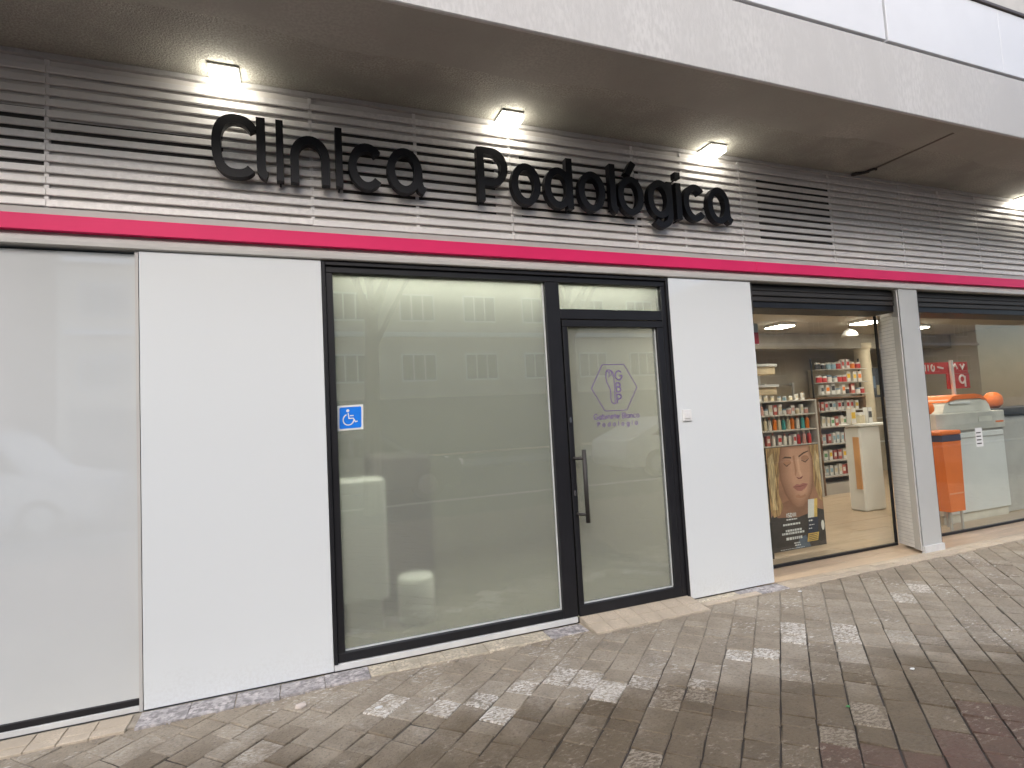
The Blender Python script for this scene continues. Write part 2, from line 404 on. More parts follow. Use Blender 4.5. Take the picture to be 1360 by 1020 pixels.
# ------------------------------------------------------------------ the building over the shops
XL, XR = -5.0, 13.0
bld = thing('commercial_building', 'grey and white building with overhanging concrete soffit above the shopfronts', 'building', (3, 0, 0))
def wp(x0, x1, z0, z1, lab=None, y=0, d=.06):
    o = pbox('wall_panel', M['panel'], bld, x0, x1, y, y + d, z0, z1, b=.002)
    if lab: o['label'] = lab
wp(-.792, .193, .018, 2.552, 'large plain white panel left of the frosted window')
wp(2.840, 3.690, .018, 2.552, 'narrow white panel with the small switch, right of the door')
# trim, band and ledge running the whole length
def run(name, m, y0, y1, z0, z1, b=.002):
    return pbox(name, m, bld, XL, XR, y0, y1, z0, z1, b=b)
bm = bmesh.new()
prof = [(.05, 2.556), (-.012, 2.556), (-.020, 2.562), (-.020, 2.585), (-.012, 2.605), (.002, 2.62), (.006, 2.634), (.05, 2.634)]
a = [bm.verts.new((XL, y, z)) for y, z in prof]; b2 = [bm.verts.new((XR, y, z)) for y, z in prof]
bm.faces.new(a); bm.faces.new(b2[::-1])
for i in range(len(prof)): bm.faces.new((a[i], b2[i], b2[(i + 1) % len(prof)], a[(i + 1) % len(prof)]))
obj('curved_trim', bm, M['trim'], bld)
for x0, x1 in ((XL, 3.745), (3.748, XR)): pbox('pink_band', M['pink'], bld, x0, x1, -.032, .05, 2.634, 2.722, b=.002)
run('ledge', M['trim'], -.014, .06, 2.724, 2.764)
# soffit, fascia and parapet
pbox('soffit', M['soffit'], bld, XL, XR, -.957, .30, 3.640, 3.90)
bm = bmesh.new(); pe = []
for i in range(241):
    xx = XL + (XR - XL) * i / 240; pe.append((xx, -.55 + .035 * math.sin(xx * 2.1) + .02 * math.sin(xx * 5.3) + random.uniform(-.012, .012)))
prism_z(bm, pe + [(XR, -.9575), (XL, -.9575)], 3.6365, 3.6398)
obj('soffit_edge', bm, mat('soffit_skim', (.385, .375, .33), .85, vary=.16, vs=1.3, grain=(60, .08), bump=.15, bs=90), bld)
for xa in (5.115,): pbox('soffit_joint', mat('joint_filler', (.16, .14, .12), .9), bld, xa, xa + .022, -.86, -.10, 3.632, 3.6362)
pbox('fascia', M['fascia'], bld, XL, XR, -.985, -.958, 3.622, 4.146, b=.006)
pbox('drip_strip', M['brown'], bld, XL, XR, -.955, -.30, 4.131, 4.166)
for i, x0 in enumerate((-4.35, -2.92, -1.49, -.06, 1.37, 2.80, 4.245, 5.66, 7.09, 8.52, 9.95, 11.38)):
    pbox('parapet_panel', M['parapet'], bld, x0 + .004, x0 + 1.42, -.985, -.945, 4.168, 4.735, b=.003)
pbox('parapet_core', M['brown'], bld, XL, XR, -.942, -.86, 4.168, 4.73)
pbox('parapet_cap', M['brown'], bld, XL, XR, -1.0, -.84, 4.737, 4.765, b=.003)
pbox('upper_wall', M['upper'], bld, XL, XR, .25, .6, 3.9, 14)
pbox('structural_wall', M['upper'], bld, XL, XR, .07, .16, 2.57, 3.64)
pbox('party_wall', M['cream'], bld, 3.25, 3.60, .16, 5.2, 0, 3.0)
# shallow plaster line where the louvres meet the soffit
bm = bmesh.new(); n = 160; pr_ = []
for i in range(n + 1):
    xx = XL + (XR - XL) * i / n; pr_.append((xx, 3.612 + random.uniform(-.005, .004)))
prism(bm, pr_ + [(XR, 3.6385), (XL, 3.6385)], -.022, .06); obj('plaster_edge', bm, M['fascia'], bld)
# cable lump at the soffit joint
bm = bmesh.new(); last = None
for i in range(9):
    q = Vector((5.02 + i * .014, -.03 - .022 * i + .012 * math.sin(i * 1.7), 3.624 + .006 * math.cos(i)))
    if last: cyl(bm, last, q, .011, .011, 8)
    last = q
for i in range(6): cyl(bm, (5.0 + i * .02, -.05 - .01 * i, 3.628), (5.03 + i * .02, -.075 - .01 * i, 3.632), .009, .009, 8)
single('cable_bundle', bm, M['charcoal'], 'small dark bundle of cable hanging at the soffit joint above the louvres', 'cable')

# pillar between the two pharmacy windows
pil = thing('pillar', 'slim grey clad pillar between the two pharmacy windows', 'pillar', (5.68, .15, 0))
bm = bmesh.new(); prism_z(bm, [(5.545, -.004), (5.815, -.004), (5.86, .34), (5.70, .34), (5.600, .10)], 0.05, 2.555); obj('cladding', bm, mat('pillar_grey', (.47, .475, .46), .4, coat=.2, vary=.05, vs=1.5), pil)
bm = bmesh.new(); prism_z(bm, [(5.527, .006), (5.541, .004), (5.597, .10), (5.580, .10)], .03, 2.555); obj('edge_trim', bm, M['trim'], pil)
bm = bmesh.new(); prism_z(bm, [(5.538, -.022), (5.826, -.022), (5.832, .02), (5.55, .02)], .0, .075); obj('base_block', bm, M['kick'], pil)
for i in range(70):
    z = .03 + i * .0352
    b_ = bmesh.new(); prism_z(b_, [(5.598 + .001 * (i % 3), .105), (5.612, .105), (5.703, .333), (5.690 + .001 * (i % 2), .333)], z, z + .0305)
    obj('tile', b_, M['rwhite'], pil)

# ------------------------------------------------------------------ louvre screen
lou = thing('louvre_screen', 'off white horizontal louvre screen between pink band and soffit', 'louvre', (3, 0, 2.77))
pbox('backing_sheet', M['backing'], lou, XL, XR, .0075, .06, 2.766, 3.63)
for x0, x1, z0, z1 in ((-3.0, -1.23, 3.0, 3.33), (.345, 1.40, 2.955, 3.42), (1.60, 2.63, 2.955, 3.42), (3.86, 4.73, 2.90, 3.50), (-1.20, -.35, 3.09, 3.27), (8.9, 9.9, 2.9, 3.5)):
    pbox('vent_opening', M['dark'], lou, x0, x1, .0045, .0070, z0, z1)
SEAM = [-4.9, -2.6, -1.218, .155, 1.52, 2.575, 3.66, 4.735, 5.70, 6.90, 8.1, 9.3, 10.5, 12.9]
ROWS = 13; P0 = 2.772; PT = .0633
for i in range(len(SEAM) - 1):
    x0, x1 = SEAM[i] + .002, SEAM[i + 1] - .002
    for r in range(ROWS):
        z = P0 + r * PT; hgt = .041
        b_ = bmesh.new(); s = [(-.011, z), (-.014, z + .004), (-.010, z + hgt - .004), (-.007, z + hgt), (.003, z + hgt), (.003, z + hgt - .003), (-.003, z + hgt - .005), (-.003, z)]
        sg = random.gauss(0, .0012); s2 = random.gauss(0, .0012)
        a = [b_.verts.new((x0, y, zz + sg)) for y, zz in s]; c2 = [b_.verts.new((x1, y, zz + s2)) for y, zz in s]
        b_.faces.new(a); b_.faces.new(c2[::-1])
        for q in range(8): b_.faces.new((a[q], c2[q], c2[(q + 1) % 8], a[(q + 1) % 8]))
        obj('slat', b_, M['slat'], lou)
for xs in SEAM[1:-1] + [.83, 3.05, 6.3]:
    pbox('post', M['slat'], lou, xs - .011, xs + .011, -.0028, .0066, 2.768, 3.61)

# ------------------------------------------------------------------ raised letters
sgn = thing('shop_sign', 'raised black lettering reading Clinica Podológica on the louvres', 'sign', (1.5, -.1, 3.0))
YF, YB = -.105, -.050
def letter(strokes, lab, wd=.050):
    bm = bmesh.new()
    for i, s in enumerate(strokes):
        cl_ = len(s) == 2 and s[0] == 'o'
        pts = s[1] if cl_ else s
        stroke(bm, pts, wd, YF + .0013 * i, YB, cl_)
        m_ = pts[len(pts) // 2]
        cyl(bm, (m_[0], YB - .005, m_[1]), (m_[0], -.012, m_[1]), .006, .006, 6)
    o = obj('letter', bm, M['letter'], sgn); o['label'] = lab
BZ, XH, CH = 3.003, 3.300, 3.385
def O(cx, rx, cz=3.152, rz=.128): return ('o', ell(cx, cz, rx, rz, 0, 360 - 360 / 36, 35))
letter([[(-.172, 3.300)] + ell(-.268, 3.192, .108, .168, 48, 312, 30, 2.5)], 'capital C')
letter([[(-.134, CH), (-.134, 3.075)] + ell(-.096, 3.075, .038, .052, 190, 262, 6)], 'letter l with a curved foot')
letter([[(-.029, CH), (-.029, BZ)]], 'plain upright stroke after the l', .042)
letter([[(.054, BZ), (.054, 3.17)] + ell(.145, 3.17, .091, .112, 172, 8, 18) + [(.236, 3.17), (.236, BZ)]], 'letter n')
letter([[(.318, CH), (.318, BZ)]], 'plain upright stroke after the n', .042)
letter([ell(.490, 3.152, .090, .128, 42, 318, 26)], 'letter c of the first word')
def A_(cx, rx, tail): return [O(cx, rx), [(cx + rx, 3.175), (cx + rx + .003, 3.07), (cx + rx + .014, 3.040), (cx + rx + tail, 3.022)]]
letter(A_(.733, .090, .042), 'letter a ending the first word')
letter([[(1.262, CH), (1.262, BZ)], [(1.262, 3.362), (1.34, 3.362)] + ell(1.345, 3.250, .092, .112, 84, -84, 16) + [(1.34, 3.138), (1.262, 3.138)]], 'capital P')
letter([O(1.600, .088)], 'letter o after the P')
letter([O(1.858, .088), [(1.951, CH), (1.951, BZ)]], 'letter d')
letter([O(2.135, .088)], 'letter o after the d')
letter([[(2.318, CH), (2.318, 3.075)] + ell(2.358, 3.075, .040, .052, 190, 262, 6)], 'letter l of the second word')
letter([O(2.476, .090), [(2.455, 3.318), (2.515, 3.418)]], 'letter o under its slanted accent')
letter([O(2.745, .088), [(2.838, 3.300), (2.838, 3.03)] + ell(2.760, 3.03, .078, .085, -5, -140, 12)], 'letter g with its curled tail')
letter([[(2.925, 3.300), (2.925, BZ)], [(2.925, 3.388), (2.925, 3.338)]], 'letter i under its square dot')
letter([ell(3.087, 3.152, .090, .128, 42, 318, 26)], 'letter c of the second word')
letter(A_(3.325, .088, .042), 'letter a ending the second word')

# ------------------------------------------------------------------ floodlights
def flood(x, y, lab):
    t = thing('floodlight', lab, 'lamp', (x, y, 3.58), 'floodlights under the soffit')
    bm = bmesh.new()
    box(bm, x - .082, x + .082, y - .082, y + .082, 3.622, 3.634, b=.003)
    for i in range(5): box(bm, x - .07 + i * .033, x - .062 + i * .033, y - .07, y + .07, 3.634, 3.6385)
    obj('housing', bm, M['white'], t)
    pbox('diffuser', M['lamp'], t, x - .078, x + .078, y - .078, y + .078, 3.578, 3.6205, b=.006)
    for s in (-1, 1): pbox('bracket', M['white'], t, x + s * .0655 - .003, x + s * .0655 + .003, y - .02, y + .02, 3.622, 3.6362)
flood(-.322, -.105, 'lit white floodlight above the capital C')
flood(1.495, -.105, 'lit white floodlight above the capital P')
flood(3.30, -.105, 'lit white floodlight above the end of the second word')
flood(7.64, -.105, 'lit white floodlight at the right edge above the far pharmacy window')

# ------------------------------------------------------------------ left frosted window
lw = thing('shop_window', 'tall pale grey film covered window at the left edge', 'window', (-2.0, .03, 0))
pbox('pane', M['frostw'], lw, -3.6, -.796, .030, .038, .078, 2.54)
pbox('bottom_rail', M['frame'], lw, -3.6, -.815, .018, .06, .044, .077, b=.002)
pbox('kickplate', M['kick'], lw, -3.6, -.815, .012, .06, .013, .0425, b=.002)
pbox('side_trim', M['trim'], lw, -.813, -.797, .004, .06, .013, 2.55)
pbox('head_rail', M['frame'], lw, -3.6, -.82, .042, .09, 2.49, 2.55)
pbox('blind_board', mat('grey_board', (.45, .45, .44), .8), lw, -3.6, -.80, .3, .32, 0, 2.55)

# ------------------------------------------------------------------ clinic front: black frame, window, door
cw = thing('shop_window', 'wide frosted window in a black frame beside the door', 'window', (1.0, .02, 0))
fy0, fy1 = .012, .085
X0, X1, X2, X3 = .196, 1.752, 1.868, 2.836
ZT, ZB = 2.545, .055
def fr(name, par, x0, x1, z0, z1, y0=fy0, y1=fy1, m='frame', b=.003): return pbox(name, M[m], par, x0, x1, y0, y1, z0, z1, b=b)
fr('frame_jamb', cw, X0, X0 + .022, ZB, ZT, -.006); fr('frame_head', cw, X0 + .023, X3 - .023, ZT - .022, ZT, -.006)
fr('frame_jamb', cw, X0 + .023, X0 + .066, ZB + .058, ZT - .066); fr('frame_head', cw, X0 + .023, X3 - .023, ZT - .065, ZT - .023)
fr('mullion', cw, X1, X2 - .002, ZB, ZT - .066); fr('frame_sill', cw, X0 + .023, X1 - .001, ZB + .002, ZB + .057)
fr('frame_jamb', cw, X3 - .022, X3, .012, ZT, -.006); fr('frame_jamb', cw, X3 - .066, X3 - .023, .05, ZT - .066)
fr('transom', cw, X2 - .001, X3 - .067, 2.205, 2.282)
pbox('kickplate', M['kick'], cw, X0, X2 - .012, .0, .06, .016, ZB - .001, b=.003)
pbox('pane', M['frost'], cw, X0 + .067, X1 - .001, .050, .056, ZB + .058, ZT - .066)
o = pbox('pane', M['frost'], cw, X2, X3 - .067, .050, .056, 2.283, ZT - .066); o['label'] = 'small frosted pane above the door'
pbox('added_light_baffle', M['frame'], cw, X0, X3, .086, .096, 2.49, 2.572)  # unseen strip added to stop the room light leaking above the frame
pbox('spacer', M['alu'], cw, X0 + .07, X1 - .012, .040, .049, ZB + .0575, ZB + .066)
pbox('spacer', M['alu'], cw, X1 - .010, X1 - .0015, .040, .049, ZB + .0575, ZT - .068)
door = thing('door', 'black framed frosted glass door with purple foot logo', 'door', (2.3, .02, .05))
DX0, DX1, DZ0, DZ1 = 1.876, 2.766, .052, 2.198
fr('stile', door, DX0, DX0 + .040, DZ0 + .076, DZ1 - .052, .006); fr('stile', door, DX1 - .058, DX1, DZ0 + .076, DZ1 - .052, .006)
fr('top_rail', door, DX0, DX1, DZ1 - .051, DZ1, .006); fr('bottom_rail', door, DX0, DX1, DZ0, DZ0 + .075, .006)
pbox('pane', M['frost'], door, DX0 + .041, DX1 - .059, .040, .046, DZ0 + .076, DZ1 - .052)
pbox('spacer', M['alu'], door, DX0 + .045, DX1 - .064, .031, .039, DZ0 + .0755, DZ0 + .083)
pbox('spacer', M['alu'], door, DX1 - .066, DX1 - .0595, .031, .039, DZ0 + .0845, DZ1 - .055)
hd = obj('handle', (lambda b_: (cyl(b_, (1.955, -.055, .715), (1.955, -.055, 1.235), .0155, .0155, 16), b_)[1])(bmesh.new()), M['charcoal'], door, True)
for z in (.775, 1.175):
    bm = bmesh.new(); cyl(bm, (1.955, -.055, z), (1.905, -.03, z), .0115, .0115, 12); cyl(bm, (1.905, -.03, z), (1.903, .007, z), .0115, .0115, 12); obj('handle_mount', bm, M['charcoal'], hd, True)
for z in (1.455, .925):
    bm = bmesh.new(); pts = ell(1.893, z, .009, .021, 0, 350, 20); prism(bm, pts, .000, .0055)
    k = obj('lock', bm, M['steel'], door); b_ = bmesh.new(); box(b_, 1.8915, 1.8945, -.0015, -.0003, z - .008, z + .006); obj('keyhole', b_, M['frame'], k)
# logo on the door pane
GL = {
 'G': (.95, [ell(.45, .5, .42, .5, 40, 330, 20) , [(.82, .25), (.87, .46), (.5, .46)]]),
 'B': (.62, [[(.05, 0), (.05, 1)], [(.05, 1), (.32, 1)] + ell(.32, .77, .24, .23, 80, -80, 8) + [(.05, .54)], [(.05, .54), (.34, .54)] + ell(.34, .27, .26, .27, 80, -80, 8) + [(.05, 0)]]),
 'P': (.60, [[(.05, 0), (.05, 1)], [(.05, 1), (.32, 1)] + ell(.32, .74, .27, .26, 80, -80, 8) + [(.05, .48)]]),
 'a': (.68, [('o', ell(.31, .33, .28, .33, 0, 340, 18)), [(.6, .66), (.6, 0)]]),
 'b': (.68, [('o', ell(.36, .33, .28, .33, 0, 340, 18)), [(.07, 1), (.07, 0)]]),
 'd': (.68, [('o', ell(.31, .33, .28, .33, 0, 340, 18)), [(.6, 1), (.6, 0)]]),
 'o': (.68, [('o', ell(.33, .33, .29, .33, 0, 340, 18))]),
 'c': (.58, [ell(.32, .33, .28, .33, 45, 315, 16)]),
 'e': (.68, [[(.06, .33), (.6, .33)] + ell(.33, .33, .28, .33, 0, 315, 18)]),
 'g': (.68, [('o', ell(.31, .33, .28, .33, 0, 340, 18)), [(.6, .66), (.6, -.06)] + ell(.33, -.06, .27, .22, -5, -150, 8)]),
 'i': (.2, [[(.08, .66), (.08, 0)], [(.08, .94), (.08, .84)]]),
 'í': (.2, [[(.08, .66), (.08, 0)], [(.06, .80), (.18, .98)]]),
 'l': (.2, [[(.08, 1), (.08, 0)]]),
 'n': (.62, [[(.07, 0), (.07, .66)], [(.07, .36)] + ell(.31, .38, .24, .28, 170, 10, 10) + [(.55, 0)]]),
 't': (.36, [[(.16, .95), (.16, 0)], [(.0, .66), (.33, .66)]]),
 'I': (.2, [[(.08, 1), (.08, 0)]]), 'S': (.6, [ell(.3, .75, .24, .24, 30, 250, 12) + ell(.3, .26, .25, .25, 80, -150, 12)]),
 'D': (.75, [[(.05, 0), (.05, 1)], [(.05, 1), (.3, 1)] + ell(.3, .5, .36, .5, 85, -85, 14) + [(.05, 0)]]),
 'N': (.75, [[(.06, 0), (.06, 1), (.62, 0), (.62, 1)]]), ' ': (.35, []),
}
CNT = [0]
def text(bm, s, x, z, size, y, wd, track=0.0, fit=None):
    wtot = sum(GL[c][0] for c in s) + track * (len(s) - 1)
    if fit: track += (fit / size - wtot) / max(1, len(s) - 1)
    for c in s:
        gw, st = GL[c]
        for q in st:
            cl_ = len(q) == 2 and q[0] == 'o'
            pts = q[1] if cl_ else q
            CNT[0] += 1; yy = y - .00012 * (CNT[0] % 6)
            stroke(bm, [(x + p[0] * size, z + p[1] * size) for p in pts], wd, yy - .0004, yy, cl_)
        x += (gw + track) * size
LY = .0392
lg = obj('logo', (lambda b_: (stroke(b_, [(2.103, 1.683), (2.205, 1.858), (2.215, 1.862), (2.395, 1.862), (2.403, 1.857), (2.505, 1.683), (2.403, 1.512), (2.393, 1.508), (2.215, 1.508), (2.205, 1.512)], .0046, LY - .0006, LY, True), b_)[1])(bmesh.new()), M['purple'], door)
bm = bmesh.new()
foot = [(2.302, 1.560), (2.304, 1.775), (2.298, 1.800), (2.288, 1.812), (2.276, 1.818), (2.262, 1.822), (2.250, 1.820), (2.240, 1.810), (2.235, 1.790), (2.234, 1.760), (2.238, 1.728), (2.252, 1.700), (2.266, 1.668), (2.268, 1.630), (2.264, 1.598), (2.272, 1.572), (2.288, 1.560)]
stroke(bm, foot, .0050, LY - .0006, LY, True)
stroke(bm, ell(2.250, 1.786, .014, .026, -60, 200, 12), .004, LY - .0009, LY)
stroke(bm, ell(2.276, 1.796, .010, .018, -90, 180, 10), .004, LY - .0009, LY)
stroke(bm, ell(2.293, 1.785, .007, .014, -90, 180, 10), .004, LY - .0009, LY)
obj('foot_drawing', bm, M['purple'], lg)
for s, z in (('G', 1.742), ('B', 1.650), ('P', 1.562)):
    bm = bmesh.new(); text(bm, s, 2.316, z, .070, LY, .0075); obj('letter', bm, M['purple'], lg)
bm = bmesh.new(); text(bm, 'Gabinete Blanco', 2.108, 1.447, .040, LY, .0050, fit=.402); obj('lettering', bm, M['purple'], lg)
bm = bmesh.new(); text(bm, 'Podología', 2.135, 1.392, .034, LY, .0046, fit=.355); obj('lettering', bm, M['purple'], lg)

# wheelchair sticker
st = thing('sticker', 'square blue and white wheelchair access sticker on the frosted window', 'sticker', (.345, .045, 1.47))
rot = lambda x, z: (.345 + (x - .345) * .9995 - (z - 1.549) * -.03, 1.549 + (z - 1.549) * .9995 + (x - .345) * .03)
def spoly(name, pts, y0, y1, m, par):
    bm = bmesh.new(); prism(bm, [rot(*p) for p in pts], y0, y1); return obj(name, bm, m, par)
def rsq(c, zc, h, r):
    q = []
    for sx, sz, a0 in ((1, 1, 0), (-1, 1, 90), (-1, -1, 180), (1, -1, 270)): q += ell(c + sx * (h - r), zc + sz * (h - r), r, r, a0, a0 + 90, 4)
    return q
spoly('white_square', rsq(.345, 1.549, .080, .002), .0475, .0492, M['white'], st)
bsq = spoly('blue_square', rsq(.345, 1.549, .068, .010), .0465, .0474, M['blue'], st)
bm = bmesh.new()
prism(bm, [rot(*p) for p in ell(.329, 1.594, .0095, .0095, 0, 342, 19)], .0456, .0463)
for i, q in enumerate([ell(.333, 1.537, .033, .035, 112, 350, 22), [(.331, 1.578), (.336, 1.544), (.362, 1.544), (.376, 1.520), (.389, 1.524)], [(.342, 1.561), (.365, 1.561)]]):
    stroke(bm, [rot(*p) for p in q], .0068, .0455 - .0002 * i, .0463)
obj('wheelchair_symbol', bm, M['white'], bsq)
# switch on the right-hand panel
sw = thing('wall_switch', 'small white square switch on the panel right of the door', 'switch', (2.925, 0, 1.39))
pbox('plate', M['white'], sw, 2.880, 2.966, -.014, -.0005, 1.395, 1.487, b=.004)
pbox('rocker', M['white'], sw, 2.897, 2.949, -.021, -.0143, 1.415, 1.460, b=.003)

# ------------------------------------------------------------------ clinic room behind the frosted glass
room = thing('clinic_room', 'dim plain interior of the clinic seen blurred through the frosted glass', 'room', (1.6, 1.6, 0))
crm = mat('clinic_wall', (.31, .315, .26), .8, vary=.05)
pbox('back_wall', crm, room, 0.05, 3.24, 2.8, 2.9, 0, 2.7); pbox('side_wall', crm, room, -.05, .05, .16, 2.9, 0, 2.7)
pbox('ceiling', mat('clinic_ceiling', (.6, .6, .55), .8), room, .05, 3.24, .165, 2.8, 2.56, 2.7)
pbox('floor', mat('clinic_floor', (.22, .215, .17), .5), room, .05, 3.24, .10, 2.8, -.02, .02)
lt = pbox('seen_and_added_light', emit('added_clinic_fill', (1, .97, .86), 50.0), room, .3, 2.7, .10, .25, 2.543, 2.558)  # unseen glowing strip added behind the frame head to brighten the room
bm = bmesh.new(); lathe(bm, .83, .62, [(.125, .02), (.135, .04), (.135, .34), (.128, .355), (.115, .355)], 24)
single('waste_bin', bm, mat('bright_white', (.85, .87, .84), .4, vary=.02), 'white cylindrical bin blurred behind the lower frosted window', 'bin', smooth=True)
bm = B(.30, .62, .55, .85, .24, 1.10, b=.01); box(bm, .34, .58, .60, .80, .02, .238)
single('cabinet', bm, mat('bright_white', (.85, .87, .84), .4, vary=.02), 'pale upright cabinet blurred behind the left edge of the frosted window', 'cabinet')
bm = B(.55, 1.05, .9, 1.3, .03, 1.25, b=.02)
single('reception_desk', bm, mat('dark_desk', (.10, .09, .085), .5), 'dark block of furniture blurred deep behind the frosted window', 'desk')

# ------------------------------------------------------------------ pharmacy: openings, glass, room
GY = .36
def pwin(x0, x1, lab, loc):
    t = thing('shop_window', lab, 'window', loc)
    pbox('pane', M['clear'], t, x0, x1, GY, GY + .008, .028, 2.36)
    pbox('bottom_rail', M['frame'], t, x0, x1, GY - .012, GY + .02, .004, .027)
    return t
pw1 = pwin(3.70, 5.70, 'clear pharmacy window with the face poster, between white panel and pillar', (4.7, GY, 0))
pbox('corner_post', M['frame'], pw1, 5.665, 5.699, GY - .012, GY - .001, .03, 2.36)
pbox('side_post', M['frame'], pw1, 3.70, 3.73, GY - .012, GY - .001, .03, 2.36)
pw2 = pwin(5.87, 10.6, 'clear pharmacy window at the right edge showing the orange bin', (8, GY, 0))
for t, x0, x1 in ((pw1, 3.695, 5.60), (pw2, 5.83, 10.6)):
    sb_ = pbox('shutter_box', M['frame'], t, x0, x1, .07, GY - .014, 2.345, 2.552, b=.004)
    for i, (yy, zz) in enumerate(((.062, 2.42), (.058, 2.47), (.064, 2.515))):
        pbox('shutter_slat', M['charcoal'], sb_, x0, x1, yy - .008, yy + .005, zz - .02, zz + .02, b=.004)
    pbox('shutter_guide', M['charcoal'], sb_, x0, x0 + .03, .02, .05, .03 if t is pw2 else 2.3, 2.55)
shop = thing('pharmacy_room', 'brightly lit pharmacy interior behind the clear windows', 'room', (8, 2.5, 0))
pbox('back_wall', M['cream'], shop, 3.6, 13, 5.2, 5.3, 0, 2.9); pbox('side_wall', M['cream'], shop, 12.9, 13, .4, 5.2, 0, 2.9)
pbox('ceiling', mat('shop_ceiling', (.50, .46, .40), .8, vary=.04), shop, 3.6, 12.9, .38, 5.2, 2.78, 2.9)
pbox('floor_bed', M['brownwood'], shop, 3.6, 12.9, .012, 5.2, -.03, -.006)
pbox('bulkhead', mat('bulkhead', (.34, .31, .27), .8), shop, 3.62, 12.88, 3.9, 4.15, 2.50, 2.779)
for i in range(26):
    y0 = .012 + i * .2; x = 3.62 - random.uniform(0, 1.2)
    while x < 11.0:
        x1 = min(x + 1.5, 12.88)
        b_ = B(max(x, 3.62) + .0015, x1 - .0015, y0 + .0012, min(y0 + .2, 5.19) - .0012, -.005, random.uniform(.0, .0012))
        obj('floor_plank', b_, M['wood'], shop); x = x1
for i, (x, y) in enumerate(((7.27, 3.05), (8.6, 2.6), (5.4, 2.2), (6.4, 1.3), (9.6, 1.6), (10.4, 3.0), (8.0, .95))):  # all past the opening pair are added, unseen, to light the shop
    t = thing('seen_and_added_light', ['lit ceiling light seen at the upper left of the poster window', 'lit ceiling light further right in the poster window'][i] if i < 2 else 'added rectangular ceiling light ' + ['above the long pale shelf aisle', 'above the promotional counter', 'deep behind the right edge window', 'deepest at the far right of the pharmacy', 'above the white cabinet'][i - 2], 'lamp', (x, y, 2.7), 'pharmacy ceiling lights')
    pbox('housing', M['white'], t, x - .17, x + .17, y - .17, y + .17, 2.735, 2.779, b=.004)
    pbox('diffuser', M['ceil_lamp'], t, x - .15, x + .15, y - .15, y + .15, 2.722, 2.734)
t = thing('pendant_lamp', 'small dome pendant lamp near the right side of the poster window', 'lamp', (8.75, 3.0, 2.5))
bm = bmesh.new(); lathe(bm, 8.75, 3.0, [(.13, 2.58), (.12, 2.63), (.08, 2.68), (.03, 2.70), (.02, 2.71)], 16); obj('shade', bm, M['white'], t, True)
bm = bmesh.new(); cyl(bm, (8.75, 3.0, 2.70), (8.75, 3.0, 2.779), .006, .006, 6); obj('cord', bm, M['charcoal'], t)
# wall features
for k, (x0, x1, z1) in enumerate(((7.9, 8.8, 2.1), (9.0, 9.7, 1.9))):
    t = thing('cupboard_door', ['tall flat cream door on the pharmacy back wall', 'lower flat cream panel on the pharmacy back wall'][k], 'door', (x0, 5.15, 0))
    pbox('leaf', mat('door_cream', (.42, .37, .29), .6), t, x0, x1, 5.13, 5.18, 0, z1, b=.004)
    for xx in (x0 - .05, x1): pbox('frame', M['white'], t, xx, xx + .05, 5.11, 5.19, 0, z1 + .05)
bm = bmesh.new(); lathe(bm, 10.34, 4.0, [(.16, 0), (.15, .1), (.135, 2.45), (.15, 2.5), (.17, 2.51), (.17, 2.60)], 20)
single('column', bm, mat('column_cream', (.66, .58, .44), .5), 'slender round cream column inside the pharmacy', 'column', smooth=True)
t = thing('wall_picture', 'dark bluish poster on the wall beside the cream column', 'picture', (11.1, 4.3, 1.5))
pbox('board', mat('slate_blue', (.10, .12, .16), .6), t, 10.75, 11.35, 4.32, 4.35, 1.55, 2.15)
for i in range(5): pbox('print_patch', mat('print%d' % i, [(.5, .5, .5), (.5, .12, .1), (.2, .3, .45), (.6, .55, .4), (.4, .4, .45)][i], .6), t, 10.80 + .1 * i, 10.88 + .1 * i, 4.314, 4.319, 1.6 + .07 * (i % 3), 1.80 + .09 * (i % 3))

# products
PCOL = {'white': (.72, .70, .66), 'pale pink': (.66, .36, .32), 'red': (.55, .05, .05), 'orange': (.80, .22, .03), 'yellow': (.80, .52, .05), 'pale blue': (.30, .46, .56), 'green': (.16, .36, .18), 'dark': (.05, .05, .06), 'cream': (.66, .58, .42), 'teal': (.08, .38, .38)}
PMESH = {}
def pmesh(shape, colr):
    if (shape, colr) in PMESH: return PMESH[(shape, colr)]
    bm = bmesh.new()
    if shape == 'bottle':
        lathe(bm, 0, 0, [(.026, 0), (.028, .006), (.028, .12), (.020, .142), (.011, .148), (.011, .155)], 10)
        nb = len(bm.faces); lathe(bm, 0, 0, [(.0135, .152), (.0135, .182), (.012, .185)], 10)
    elif shape == 'jar':
        lathe(bm, 0, 0, [(.036, 0), (.038, .006), (.038, .065), (.034, .07)], 12); nb = len(bm.faces); lathe(bm, 0, 0, [(.037, .071), (.037, .092), (.035, .094)], 12)
    else:
        box(bm, -.034, .034, -.024, .024, 0, .15, b=.0015); nb = len(bm.faces); box(bm, -.026, .026, -.0246, -.0241, .05, .11)
    bmesh.ops.recalc_face_normals(bm, faces=bm.faces); bm.faces.ensure_lookup_table()
    for i, f in enumerate(bm.faces): f.material_index = 1 if i >= nb else 0
    me = bpy.data.meshes.new('product_' + shape); bm.to_mesh(me); bm.free()
    me.materials.append(mat('product ' + colr, PCOL[colr], .35, vary=.04)); me.materials.append(mat('product cap', (.7, .69, .67), .35) if colr != 'white' else mat('product label ' + shape, {'bottle': (.45, .18, .14), 'jar': (.2, .3, .4), 'box': (.5, .12, .1)}[shape], .4))
    PMESH[(shape, colr)] = me; return me
NAME = {'bottle': 'product_bottle', 'jar': 'product_jar', 'box': 'product_box'}
